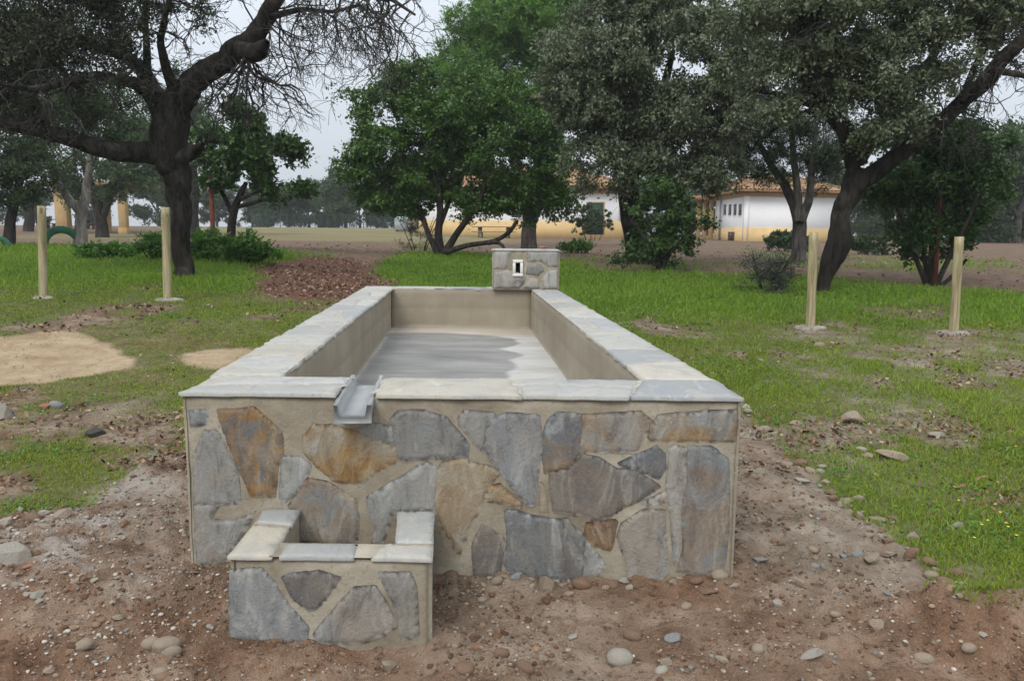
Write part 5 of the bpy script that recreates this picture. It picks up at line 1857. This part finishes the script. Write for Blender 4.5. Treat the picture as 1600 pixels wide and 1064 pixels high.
def picnic_table(u, v, w, lab, depth=None, mat='wood', seat_z=.42):
    b = G(u, v); Y = b[1]
    L = w * Y / F
    root = empty('picnic_table', b, lab, 'picnic table', 'wooden picnic tables')
    t = MB()
    for k in range(4):
        t.box((b[0], b[1] - .33 + k * .22, b[2] + .76), (L, .20, .055), bevel=.008)
    t.build('table_top', [M[mat]], root)
    for s in (-1, 1):
        m = MB(); m.tube([(b[0] + s * L * .32, b[1], b[2] - .1), (b[0] + s * L * .32, b[1], b[2] + .73)], .15, 12)
        m.build('leg', [M[mat]], root)
        m = MB()
        for k in range(2):
            m.box((b[0], b[1] + s * .78 + (k - .5) * .19, b[2] + seat_z), (L, .17, .05), bevel=.008)
        m.build('seat', [M[mat]], root)
        for q in (-1, 1):
            m = MB(); m.tube([(b[0] + q * L * .30, b[1] + s * .78, b[2] - .1), (b[0] + q * L * .30, b[1] + s * .78, b[2] + seat_z - .03)], .11, 10)
            m.build('leg', [M[mat]], root)


picnic_table(772, 372, 68, 'wooden log-legged picnic table left of the pine trunk')
picnic_table(865, 371, 44, 'wooden picnic table partly behind the pine trunk on the right')
picnic_table(86, 358, 34, 'dark picnic table left of the forked grey trunk', mat='wood_dark')
picnic_table(146, 358, 26, 'dark picnic table between the left shelter columns', mat='wood_dark')


def waste_bin():
    b = G(631, 362); Y = b[1]
    k = Y / F
    root = empty('waste_container', b, 'grey-blue waste container at the edge of the field', 'container')
    w, h = 26 * k, 18 * k
    m = MB(); m.box((b[0], b[1], b[2] + h * .45), (w, w * .7, h * .8), bevel=.06); m.build('body', [M['metal_grey']], root)
    m = MB()
    m.tube([(b[0] - w * .52, b[1], b[2] + h * .84), (b[0] + w * .52, b[1], b[2] + h * .84)], w * .30, 14)
    m.build('lid', [M['metal_grey']], root)
    for s in (-1, 1):
        m = MB(); m.tube([(b[0] + s * w * .35 - .05, b[1] - w * .3, b[2] + .08), (b[0] + s * w * .35 + .05, b[1] - w * .3, b[2] + .08)], .1, 10); m.build('wheel', [M['near_black']], root)
    b2 = G(646, 363)
    m = MB()
    k2 = b2[1] / F
    m.tube([b2 + (0, 0, -.1), b2 + (0, 0, 4 * k2), b2 + (.02, 0, 9 * k2), b2 + (.02, 0, 19 * k2)], [6 * k2, 5 * k2, 4.7 * k2, 4.6 * k2], 14, wob=.1)
    o = m.build('tree_stump', [M['wood']], None)
    tag(o, 'short brown tree stump beside the waste container', 'stump')


waste_bin()

M['rust'] = simple_mat('rusty_steel', (.10, .025, .015), (.17, .055, .035), 8, .8, .3, .005)


def rusty_pole():
    b = G(334, 392); Y = b[1]
    k = Y / F
    m = MB()
    m.tube([b + (0, 0, -.2), b + (0, 0, .5), b + (0, 0, 112 * k)], 3.6 * k, 12)
    m.box((b[0], b[1], b[2] + 112 * k + .01), (9 * k, 9 * k, .03), bevel=.005)
    o = m.build('metal_pole', [M['rust']], None)
    tag(o, 'rust-red metal pole beside the slim trunk of the small left tree', 'pole')


rusty_pole()


def far_fence():
    Y = 84.0
    m = MB()
    mat = simple_mat('fence_green', (.03, .05, .045), (.05, .075, .065), 3, .8, 0)
    A = P(395, 360, Y); B = P(655, 360, Y)
    root = empty('mesh_fence', (A[0], Y, float(gz(A[0], Y))), 'dark green mesh fence along the far edge of the field', 'fence')
    n = 24
    for k in range(n + 1):
        x = A[0] + (B[0] - A[0]) * k / n
        z = float(gz(x, Y))
        p = MB(); p.tube([(x, Y, z - .2), (x, Y, z + 1.5)], .04, 6); p.build('post', [mat], root)
    w = MB()
    for h in np.arange(.15, 1.5, .17):
        w.tube([(A[0] + (B[0] - A[0]) * k / n, Y, float(gz(A[0] + (B[0] - A[0]) * k / n, Y)) + h) for k in range(n + 1)], .022, 4)
    w.build('wire_mesh', [mat], root)


far_fence()

# ------------------------------------------------------------------ loose stones
def rock_mat(name, c1, c2, c3, s=14):
    m, n, l, b = new_mat(name, .85, .25)
    t = NT(m)
    oi = n.new('ShaderNodeObjectInfo')
    a = t.noise(s, 6, .65); f = t.noise(s * 7, 3, .7)
    col = t.ramp(a, [(.3, c1), (.52, c2), (.75, c3)])
    col = t.mix(t.math('MULTIPLY', oi.outputs['Random'], .35), col, tuple(x * .6 for x in c2))
    col = t.mix(t.ramp(f, [(.6, 0.0), (.75, .4)]), col, tuple(min(1, x * 1.35) for x in c3))
    l.new(col, b.inputs['Base Color'])
    l.new(t.bump(t.math('ADD', a, f), .5, .012), b.inputs['Normal'])
    return m


RM = {
    'brown': rock_mat('stone_brown', (.13, .075, .045), (.22, .14, .092), (.31, .22, .155)),
    'tan': rock_mat('stone_tan', (.20, .15, .10), (.32, .255, .19), (.42, .36, .285)),
    'pale': rock_mat('stone_pale', (.24, .21, .17), (.355, .32, .265), (.47, .44, .385)),
    'slate': rock_mat('stone_slate', (.15, .15, .14), (.25, .25, .235), (.36, .355, .335)),
    'brick': rock_mat('stone_brick', (.24, .10, .06), (.34, .17, .115), (.42, .25, .18)),
    'dark': rock_mat('stone_dark', (.03, .03, .028), (.07, .068, .06), (.12, .115, .10)),
}


def ico(sub):
    import bmesh
    bm = bmesh.new()
    bmesh.ops.create_icosphere(bm, subdivisions=sub, radius=1)
    v = np.array([p.co[:] for p in bm.verts]); f = np.array([[q.index for q in t.verts] for t in bm.faces], np.int32)
    bm.free()
    return v, f


IV, IF_ = ico(4)
IV2, IF2 = ico(2)


def rock_shape(v, kind, seed):
    r = np.random.default_rng(seed)
    if kind == 'cobble':
        s = np.array([1, r.uniform(.68, .9), r.uniform(.5, .7)])
        d = 1 + .30 * fbm(v * .8 + seed * 5, 2) + .10 * fbm(v * 3 + seed, 3)
        return v * d[:, None] * s
    if kind == 'slab':
        w = v * (1 + .45 * fbm(v * 1.1 + seed * 5, 3))[:, None]
        for _ in range(6):
            n = unit(r, 1)[0]; n[2] *= .25; n /= np.linalg.norm(n)
            h = r.uniform(.55, .8)
            e = np.maximum(w @ n - h, 0)
            w = w - e[:, None] * n
        w = w * np.array([1, r.uniform(.5, .75), r.uniform(.2, .3)])
        return w + .03 * fbm(v * 5, 3)[:, None]
    # broken: cut by random planes
    w = v * (1 + .3 * fbm(v * 1.2 + seed * 5, 3))[:, None]
    for _ in range(11):
        n = unit(r, 1)[0]
        h = r.uniform(.5, .8)
        e = np.maximum(w @ n - h, 0)
        w = w - e[:, None] * n
    w = w * np.array([1, r.uniform(.65, .9), r.uniform(.5, .75)])
    return w + .05 * v * fbm(v * 6 + seed, 3)[:, None]


ROCKS = {}
for kd in ('cobble', 'slab', 'broken'):
    for q in range(5):
        me = bpy.data.meshes.new('stone_shape')
        sv = rock_shape(IV, kd, q * 3 + len(kd))
        me.from_pydata(sv.tolist(), [], IF_.tolist())
        me.polygons.foreach_set('use_smooth', np.full(len(IF_), kd == 'cobble'))
        me.update()
        ROCKS[kd, q] = me
_used = {}


def stone(p, size, kind, mat, label, group=None, seed=0, sink=.3, tilt=.25, name='stone', elong=None):
    """size: half-length in metres"""
    r = np.random.default_rng(seed + 991)
    q = int(r.integers(5))
    key = (kind, q, mat)
    if key not in _used:
        me = ROCKS[kind, q].copy(); me.materials.append(RM[mat]); _used[key] = me
    o = bpy.data.objects.new(name, _used[key])
    COL.objects.link(o)
    zh = {'cobble': .6, 'slab': .25, 'broken': .6}[kind] * size
    o.location = (p[0], p[1], p[2] + zh * (1 - 2 * sink))
    o.rotation_euler = (r.normal() * tilt, r.normal() * tilt, r.uniform(-.7, .7) if elong is None else elong)
    o.scale = (size, size * r.uniform(.85, 1.1), size * r.uniform(.85, 1.1))
    return tag(o, label, 'stone', group)


NAMED = [  # u, v, width px, shape, colour, label
    (237, 1001, 27, 'cobble', 'tan', 'leftmost of three oval tan cobbles lying together left of the catch basin foot'),
    (260, 1005, 40, 'cobble', 'tan', 'longest of three oval tan cobbles lying together left of the catch basin foot'),
    (270, 1020, 25, 'cobble', 'tan', 'rounder tan cobble just below the long oval one, left of the catch basin'),
    (251, 1053, 22, 'cobble', 'tan', 'tan cobble at the bottom edge below the trio of oval cobbles'),
    (132, 1007, 24, 'cobble', 'tan', 'lone tan cobble on the brown earth well left of the oval trio'),
    (51, 805, 28, 'cobble', 'brown', 'brown rounded cobble at the grass edge on the left'),
    (69, 798, 22, 'slab', 'pale', 'pale flat stone touching the brown rounded cobble at the left grass edge'),
    (33, 797, 20, 'broken', 'pale', 'pale lump just left of the brown cobble at the left grass edge'),
    (9, 816, 24, 'broken', 'pale', 'pale stone at the left edge of the photo above the concrete lump'),
    (22, 866, 56, 'broken', 'pale', 'big crumbling pale concrete lump on the earth at the left edge'),
    (43, 881, 22, 'slab', 'brick', 'reddish brick shard beside the big pale concrete lump'),
    (74, 827, 26, 'slab', 'tan', 'tan flat stone below the brown cobble at the left grass edge'),
    (97, 806, 26, 'broken', 'tan', 'tan stone right of the brown cobble at the left grass edge'),
    (6, 645, 48, 'broken', 'pale', 'weathered pale rubble lump in the grass at the left edge'),
    (72, 636, 18, 'broken', 'brick', 'small reddish brick piece in the left grass beside a grey stone'),
    (88, 633, 24, 'cobble', 'slate', 'grey stone in the left grass touching a reddish brick piece'),
    (150, 676, 34, 'broken', 'dark', 'dark stone lying in the left grass below the sand patch'),
    (909, 914, 31, 'cobble', 'brown', 'brown cobble at the foot of the slate wall, middle of the right half'),
    (857, 908, 34, 'broken', 'tan', 'crumbly tan lump at the foot of the dark wide slate piece'),
    (809, 902, 26, 'slab', 'slate', 'grey slate shard leaning on the foot of the wall'),
    (1087, 909, 22, 'cobble', 'brown', 'brown cobble near the right corner of the wall foot'),
    (1124, 905, 27, 'cobble', 'tan', 'pinkish tan cobble right at the front right corner of the trough'),
    (1103, 928, 30, 'slab', 'brown', 'flat brown stone in front of the right corner cobbles'),
    (1072, 947, 19, 'cobble', 'tan', 'upright tan pebble left of the flat brown stone'),
    (988, 991, 28, 'cobble', 'brown', 'brown oval cobble on the earth above the large pale one'),
    (969, 1023, 40, 'cobble', 'pale', 'large smooth pale cobble among white crumbs in the foreground'),
    (1053, 1000, 28, 'broken', 'slate', 'bluish broken lump in the foreground right of the large pale cobble'),
    (1042, 1033, 22, 'broken', 'tan', 'tan broken stone below the bluish lump'),
    (1033, 1052, 20, 'cobble', 'pale', 'pale pebble at the bottom edge below the tan broken stone'),
    (894, 995, 20, 'slab', 'pale', 'pale flat chip left of the brown oval cobble'),
    (820, 1047, 30, 'cobble', 'brown', 'brown stone at the bottom edge below the middle of the wall'),
    (784, 1023, 23, 'cobble', 'brown', 'small reddish brown cobble above the stones at the bottom edge'),
    (725, 1041, 30, 'cobble', 'brown', 'brown cobble in the heap at the bottom right of the catch basin'),
    (608, 1028, 28, 'broken', 'tan', 'tan stone on the earth just in front of the catch basin'),
    (981, 1040, 16, 'broken', 'tan', 'small tan stone just right below the large pale cobble'),
    (1131, 1030, 24, 'slab', 'tan', 'flat tan stone in the foreground below the front right corner'),
    (1184, 1014, 20, 'cobble', 'tan', 'tan cobble on the bare earth right of the flat tan stone'),
    (1186, 879, 26, 'slab', 'slate', 'grey slate chip on the earth right of the trough corner'),
    (1251, 753, 27, 'slab', 'pale', 'white angular slab on the earth slope beside the trough'),
    (1270, 862, 16, 'cobble', 'tan', 'small tan stone in the middle of the bare slope on the right'),
    (1340, 871, 20, 'cobble', 'slate', 'grey cobble on the right bank below the grass edge'),
    (1362, 880, 28, 'broken', 'tan', 'angular tan stone on the right bank beside the grey cobble'),
    (1387, 861, 34, 'slab', 'tan', 'large flat stone in the grass edge of the right bank'),
    (1452, 879, 24, 'cobble', 'brown', 'upper cobble of the four at the right grass edge'),
    (1455, 898, 26, 'cobble', 'tan', 'cobble below the topmost one of the four at the right grass edge'),
    (1477, 909, 27, 'cobble', 'brown', 'roundest cobble of the four at the right grass edge'),
    (1493, 894, 22, 'cobble', 'brown', 'rightmost cobble of the four at the right grass edge'),
    (1444, 1025, 28, 'cobble', 'tan', 'tan cobble at the foot of the earth mound in the right corner'),
    (1514, 1008, 22, 'cobble', 'tan', 'tan pebble stuck in the earth mound in the right corner'),
    (1304, 963, 16, 'cobble', 'tan', 'small yellowish cobble left of the earth mound'),
    (1372, 970, 24, 'broken', 'tan', 'tan broken stone beside a grass tuft left of the mound'),
    (1270, 1028, 44, 'slab', 'pale', 'long pale broken slab on the earth left of the mound'),
    (1496, 823, 25, 'broken', 'pale', 'pale stone lying in the grass near the yellow flowers'),
    (1332, 656, 40, 'broken', 'tan', 'large rough pale rock in the right grass'),
    (1465, 679, 32, 'slab', 'pale', 'flat white stone in the right grass'),
    (1345, 704, 18, 'cobble', 'pale', 'upper one of two pale stones side by side in the right grass'),
    (1356, 714, 20, 'broken', 'tan', 'lower one of two pale stones side by side in the right grass'),
    (1400, 712, 56, 'slab', 'tan', 'long flat tan slab in the right grass'),
    (1194, 673, 22, 'cobble', 'tan', 'tan cobble at the grass edge just right of the trough rim'),
    (1243, 663, 18, 'cobble', 'tan', 'cobble in the grass above the right bank, apart from the others'),
    (1323, 781, 22, 'broken', 'tan', 'left of two stones at the grass edge midway down the right bank'),
    (1342, 777, 18, 'cobble', 'tan', 'right of two stones at the grass edge midway down the right bank'),
    (1369, 809, 28, 'slab', 'tan', 'flat stone at the grass edge below the midway pair on the right bank'),
    (1395, 809, 18, 'cobble', 'brown', 'brown cobble right of the flat stone on the right bank'),
    (327, 477, 16, 'slab', 'pale', 'small white stone in the grass right of the second post'),
    (487, 450, 14, 'broken', 'pale', 'pale stone on the leaf litter behind the trough on the left'),
    (1280, 540, 16, 'cobble', 'tan', 'orange-tan stone in the grass below the leaning oak post'),
    (1188, 562, 14, 'slab', 'pale', 'white chip in the grass right of the trough rim'),
]
_blocked = []
for i, (u, v, w, kd, mt, lab) in enumerate(NAMED):
    p = GD(u, v + w * .12)
    s = w / 2 * math.hypot(p[1], EYE - p[2]) / F * 1.04
    stone(p, s, kd, mt, lab, None, i, sink=.34 if kd != 'slab' else .15, tilt=.15)
    _blocked.append((p[0], p[1], s))
# pebble on top of the inlet block
pt = P(846, 389, 10.35)
o = stone((pt[0], pt[1], P(846, 391, 10.22)[2] + .018), .07, 'slab', 'brick', 'reddish stone chip lying on top of the inlet block', None, 500, sink=.1, tilt=.05)

# smaller ones that nothing tells apart, by where they lie
SH = [('small rounded brown stone on the bare earth in the foreground', 'small brown stones in the foreground', 'brown'),
      ('small tan stone on the bare earth in the foreground', 'small tan stones in the foreground', 'tan'),
      ('small pale chip of rubble on the bare earth in the foreground', 'small pale chips in the foreground', 'pale')]
r = np.random.default_rng(123)
k = 0
def free(p, s):
    if poly_sd(TROUGH, p[0], p[1]) < s * .6 or poly_sd(CB, p[0], p[1]) < s * .6: return False
    return all(math.hypot(p[0] - a, p[1] - b) > (c + s) * .9 for a, b, c in _blocked)
n_left = n_front = n_bank = n_grass = 0
for _ in range(4000):
    if k >= 190: break
    u, v = r.uniform(0, 1600), r.uniform(600, 1060)
    p = GD(u, v)
    Z = zones_at(p[:1], p[1:2])
    so = Z['soil'][0]
    w = 5 + 10 * r.uniform() ** 2.6 + (v - 600) / 130
    s = w / 2 * math.hypot(p[1], EYE) / F
    if not free(p, s): continue
    c = int(r.choice(3, p=[.42, .38, .20]))
    if so > .6:
        if u < 330 and v < 990:
            lab, grp, mt = ('small stone or chip in the rubble left of the trough', 'small stones in the rubble on the left', ['tan', 'pale', 'brown'][c])
            if n_left > 60: continue
            n_left += 1
        elif u > 1150 and v < 930:
            lab, grp, mt = ('small stone on the bare slope right of the trough', 'small stones on the right slope', ['tan', 'brown', 'slate'][c])
            if n_bank > 50: continue
            n_bank += 1
        else:
            lab, grp, mt = SH[c]
            if n_front > 48: continue
            n_front += 1
    elif so < .2:
        if n_grass > 16 or v < 620: continue
        n_grass += 1
        lab, grp, mt = ('small stone half hidden in the grass', 'small stones in the grass', ['tan', 'pale', 'tan'][c])
    else:
        continue
    stone(p, s, r.choice(['cobble', 'broken', 'broken', 'broken', 'slab']), mt, lab, grp, 2000 + k, sink=.36, tilt=.4)
    _blocked.append((p[0], p[1], s))
    k += 1


# the ragged line of rubble where the bare slope meets the turf, and the pale heap on the left
def rubble(n, path, spread, wpx, label, group, mats, seed):
    r = np.random.default_rng(seed)
    path = np.array(path, float)
    made = 0
    for _ in range(n * 12):
        if made >= n: break
        i = r.integers(len(path) - 1); t = r.uniform()
        u, v = path[i] * (1 - t) + path[i + 1] * t + r.normal(size=2) * spread
        p = GD(u, v)
        s = wpx / 2 * (.5 + 1.0 * r.uniform() ** 2) * math.hypot(p[1], EYE) / F * (.6 + (v - 600) / 600)
        if not free(p, s * .8): continue
        stone(p, s, r.choice(['broken', 'broken', 'slab', 'cobble']), r.choice(mats), label, group, seed * 100 + made, sink=.33, tilt=.4)
        _blocked.append((p[0], p[1], s * .8))
        made += 1


rubble(58, [(1165, 640), (1210, 690), (1270, 742), (1330, 796), (1400, 852), (1500, 925)], (12, 8), 20, 'angular stone in the ragged line of rubble where the right slope meets the grass', 'rubble along the right grass edge', ['tan', 'tan', 'pale', 'brown'], 31)
rubble(26, [(0, 850), (45, 870), (20, 905), (90, 935)], (22, 14), 20, 'pale crumbled chip around the big concrete lump on the left', 'chips round the concrete lump', ['pale', 'pale', 'tan'], 32)
rubble(22, [(700, 905), (830, 912), (960, 914), (1090, 912)], (30, 5), 15, 'crumb of rubble along the foot of the slate wall', 'crumbs at the wall foot', ['tan', 'pale', 'brown'], 33)


def gravel():
    """the uncountable crumbs of earth and grit"""
    r = np.random.default_rng(55)
    shapes = [rock_shape(IV2, 'cobble' if q == 2 else 'broken', q + 40) for q in range(6)]
    V, Fc, Cc = [], [], []
    n = 0
    total = 0
    pal = np.array([(.17, .105, .07), (.24, .17, .12), (.30, .235, .175), (.42, .38, .32), (.11, .065, .042), (.15, .092, .06), (.2, .2, .19)])
    N = 110000
    d = 1.9 * np.exp(r.uniform(0, 1, N) * math.log(9.5 / 1.9)); a = r.uniform(-.72, .72, N)
    x, y = np.sin(a) * d, np.cos(a) * d
    Z = zones_at(x, y)
    ok = (r.uniform(0, 1, N) < np.clip(Z['soil'] * np.clip(.30 + 3.2 * n2(x, y, 2.4, 4, 70), .05, 1) + .14 * (1 - Z['grass']) * (1 - Z['sand']), 0, 1)) & (poly_sd(TROUGH, x, y) > .01) & (poly_sd(CB, x, y) > .01)
    x, y, d = x[ok][:26000], y[ok][:26000], d[ok][:26000]
    z = ground_z(x, y)
    sz = (.0020 + .0080 * r.uniform(0, 1, len(x)) ** 4.5) * (.75 + .18 * d)
    clod = r.uniform(0, 1, len(x)) < .035
    sz = np.where(clod, r.uniform(.010, .028, len(x)), sz)
    soilpal = np.array([(.12, .07, .042), (.17, .10, .062), (.22, .14, .09), (.10, .058, .036)])
    for i in range(len(x)):
        s = shapes[i % 6]
        t = r.uniform(0, 6.28); c, sn = math.cos(t), math.sin(t)
        q = s * sz[i]
        q = np.stack([q[:, 0] * c - q[:, 1] * sn, q[:, 0] * sn + q[:, 1] * c, q[:, 2]], 1) + (x[i], y[i], z[i] + sz[i] * .25)
        V.append(q); Fc.append(IF2 + n); n += len(q)
        pl = [.16, .18, .2, .2, .08, .1, .08] if x[i] < -1.2 and y[i] > 2.6 else [.24, .22, .14, .06, .14, .16, .04]
        if clod[i]: q[:, 2] -= sz[i] * .45
        Cc.append(np.repeat(((soilpal[r.integers(4)] if clod[i] else pal[r.choice(7, p=pl)]) * r.uniform(.75, 1.2))[None], len(q), 0))
    m, nn, l, b = new_mat('grit', .92, .15)
    t = NT(m)
    l.new(t.attr('Col', 'Color'), b.inputs['Base Color'])
    o = mesh_np('gravel', np.concatenate(V), np.concatenate(Fc), m, None, dict(Col=np.concatenate(Cc)), smooth=False)
    tag(o, kind='stuff')


gravel()


# ------------------------------------------------------------------ grass, leaf litter, flowers
def grass():
    r = np.random.default_rng(66)
    N = 3100000
    d = 2.2 * np.exp(r.uniform(0, 1, N) ** .92 * math.log(34 / 2.2)); a = r.uniform(-.90, .90, N)
    x, y = np.sin(a) * d, np.cos(a) * d
    Z = zones_at(x, y)
    g = np.maximum(Z['grass'] * (1 - Z['sand']), .05 * Z['sand'] * (n2(x, y, 2.5, 3, 84) > .02))
    tuft = np.clip(.55 + 1.5 * n2(x, y, 3.2, 3, 80), .06, 1)
    ok = (r.uniform(0, 1, N) < g * tuft) & (poly_sd(TROUGH, x, y) > .02)
    ok &= r.uniform(0, 1, N) < np.where(d < 13, .8, .62)
    x, y, d, lush = x[ok], y[ok], d[ok], Z['lush'][ok]
    n = len(x)
    z = ground_z(x, y)
    big = .65 + 1.5 * np.clip(n2(x, y, 1.1, 3, 81) + .12, 0, .5)
    h = (.026 + .075 * lush * big) * r.uniform(.35, 1.0, n) * (1 + .8 * r.uniform(0, 1, n) ** 6) * (1 + .012 * d)
    w = (.0013 + .00027 * d) * r.uniform(.6, 1.5, n) * (1 + .25 * lush)
    t = r.uniform(0, 2 * math.pi, n)
    lean = r.uniform(.15, 1.15, n)
    t2 = r.uniform(0, 2 * math.pi, n)
    sx, sy = np.cos(t), np.sin(t)
    lx, ly = np.cos(t2) * lean * h, np.sin(t2) * lean * h
    b = np.stack([x, y, z - .004], 1)
    side = np.stack([sx, sy, 0 * sx], 1) * w[:, None]
    midp = b + np.stack([lx * .30, ly * .30, h * .62], 1)
    tip = b + np.stack([lx, ly, h * np.clip(1.05 - .25 * lean, .5, 1)], 1)
    V = np.stack([b - side, b + side, midp + side * .75, midp - side * .75, tip], 1).reshape(-1, 3)
    i = np.arange(n)[:, None] * 5
    quads = i + np.array([[0, 1, 2, 3]]); tris = i + np.array([[3, 2, 4]])
    dry = np.clip(.28 + 1.3 * n2(x, y, .8, 3, 82) - .35 * lush, 0, 1)
    tint = np.clip(r.uniform(0, 1, n) * .6 + .5 * (n2(x, y, .7, 3, 83) + .4), 0, 1)
    isdry = (r.uniform(0, 1, n) < dry * .45).astype(float)
    m, nn, l, bs = new_mat('grass_blades', .55, .3)
    tn = NT(m)
    col = tn.mix(tn.attr('tint'), (.095, .185, .016), (.245, .375, .040))
    col = tn.mix(tn.attr('lush'), tn.mix(tn.attr('tint'), (.145, .205, .020), (.36, .41, .055)), col)
    col = tn.mix(tn.attr('dry'), col, (.27, .225, .115))
    l.new(col, bs.inputs['Base Color'])
    tr = nn.new('ShaderNodeBsdfTranslucent')
    l.new(col, tr.inputs['Color'])
    ms = nn.new('ShaderNodeMixShader'); ms.inputs[0].default_value = .4
    l.new(bs.outputs[0], ms.inputs[1]); l.new(tr.outputs[0], ms.inputs[2])
    l.new(ms.outputs[0], nn['Material Output'].inputs['Surface'])
    o = mesh_np('grass', V, [quads, tris], m, None, dict(tint=np.repeat(tint, 5), dry=np.repeat(isdry, 5), lush=np.repeat(np.clip(lush * 1.2, 0, 1), 5)))
    tag(o, kind='stuff')
    print('grass blades', n)
    # broad-leaved clover and weeds between the blades
    N = 240000
    d = 3 * np.exp(r.uniform(0, 1, N) * math.log(20 / 3)); a = r.uniform(-.90, .90, N)
    x, y = np.sin(a) * d, np.cos(a) * d
    Z = zones_at(x, y)
    ok = (r.uniform(0, 1, N) < Z['grass'] * np.clip(.15 + 2.2 * n2(x, y, 1.5, 3, 90), 0, .9)) & (poly_sd(TROUGH, x, y) > .03)
    x, y, d, lush = x[ok], y[ok], d[ok], Z['lush'][ok]
    n = len(x)
    z = ground_z(x, y) + (.012 + .05 * lush) * r.uniform(.2, 1.2, n)
    ax = unit(r, n); ax[:, 2] *= .4; ax /= np.linalg.norm(ax, axis=1, keepdims=True)
    nm = np.array([0, 0, 1.0]) + .5 * unit(r, n)
    L = (.010 + .0016 * d) * r.uniform(.6, 1.4, n)
    v, f = leaf_cards(np.stack([x, y, z], 1), ax, nm, L * 1.3, L * .95)
    o = mesh_np('clover', v, f, M['leaf_weed'], None, dict(tint=np.repeat(r.uniform(0.1, 1, n), 4)))
    tag(o, kind='stuff')


grass()


def litter():
    r = np.random.default_rng(88)
    m, nn, l, b = new_mat('dead_leaves', .85, .2)
    t = NT(m)
    l.new(t.ramp(t.attr('tint'), [(.1, (.06, .03, .02)), (.45, (.17, .085, .05)), (.75, (.27, .16, .10)), (.95, (.38, .28, .19))]), b.inputs['Base Color'])
    N = 158000
    d = 5 * np.exp(r.uniform(0, 1, N) * math.log(30 / 5)); a = r.uniform(-.90, .90, N)
    x, y = np.sin(a) * d, np.cos(a) * d
    Z = zones_at(x, y)
    p = np.clip(Z['litter'] * .9 + Z['bare'] * .75 + .10 * (1 - Z['grass']) * sstep(11, 14, y) + .02 * Z['grass'], 0, 1)
    ok = (r.uniform(0, 1, N) < p * np.clip(.5 + 1.6 * n2(x, y, 1.5, 3, 91), .1, 1)) & (poly_sd(TROUGH, x, y) > .03)
    x, y, d = x[ok], y[ok], d[ok]
    n = len(x)
    z = ground_z(x, y) + r.uniform(.004, .035, n)
    ax = unit(r, n); ax[:, 2] *= .5; ax /= np.linalg.norm(ax, axis=1, keepdims=True)
    nm = np.array([0, 0, .9]) + .7 * unit(r, n)
    L = (.03 + .0022 * d) * r.uniform(.6, 1.4, n)
    v, f = leaf_cards(np.stack([x, y, z], 1), ax, nm, L, L * .5)
    o = mesh_np('leaf_litter', v, f, m, None, dict(tint=np.repeat(r.uniform(0, 1, n), 4)))
    tag(o, kind='stuff')


litter()


def flowers():
    r = np.random.default_rng(99)
    my = simple_mat('yellow_petals', (.70, .52, .02), (.80, .66, .06), 20, .6, 0)
    for i, (u, v) in enumerate(((1532, 845), (1541, 838), (1553, 811), (1570, 840), (1573, 848), (1560, 828), (1586, 860), (1496, 802), (1585, 718), (1520, 870))):
        p = GD(u, v)
        root = empty('yellow_flower', p, 'tiny yellow flower in the grass at the right', 'flower', 'yellow flowers in the grass')
        h = .07 + .03 * r.uniform()
        m = MB(); m.tube([p, p + (.005, 0, h * .5), p + (.01 * r.normal(), 0, h)], .0012, 5); m.build('stem', [M['leaf_weed']], root)
        V, Fc = [], []
        c = p + (0, 0, h)
        for k in range(5):
            a = k / 5 * 6.283
            q = np.array([math.cos(a), math.sin(a), .25]); s = np.array([-math.sin(a), math.cos(a), 0])
            V += [c, c + q * .005 + s * .004, c + q * .009, c + q * .005 - s * .004]
            Fc.append((4 * k, 4 * k + 1, 4 * k + 2, 4 * k + 3))
        m = MB(); m.add(V, Fc); m.build('petals', [my], root)


flowers()


def haze():
    m = bpy.data.materials.new('haze_air')
    m.use_nodes = True
    n, l = m.node_tree.nodes, m.node_tree.links
    n.remove(n['Principled BSDF'])
    v = n.new('ShaderNodeVolumePrincipled')
    v.inputs['Color'].default_value = (.94, .97, 1.0, 1)
    v.inputs['Density'].default_value = 0.0008
    v.inputs['Anisotropy'].default_value = 0.2
    l.new(v.outputs[0], n['Material Output'].inputs['Volume'])
    mb = MB()
    mb.box((0, 68, 11), (300, 150, 30))
    o = mb.build('haze', [m], None)
    tag(o, kind='stuff')


haze()
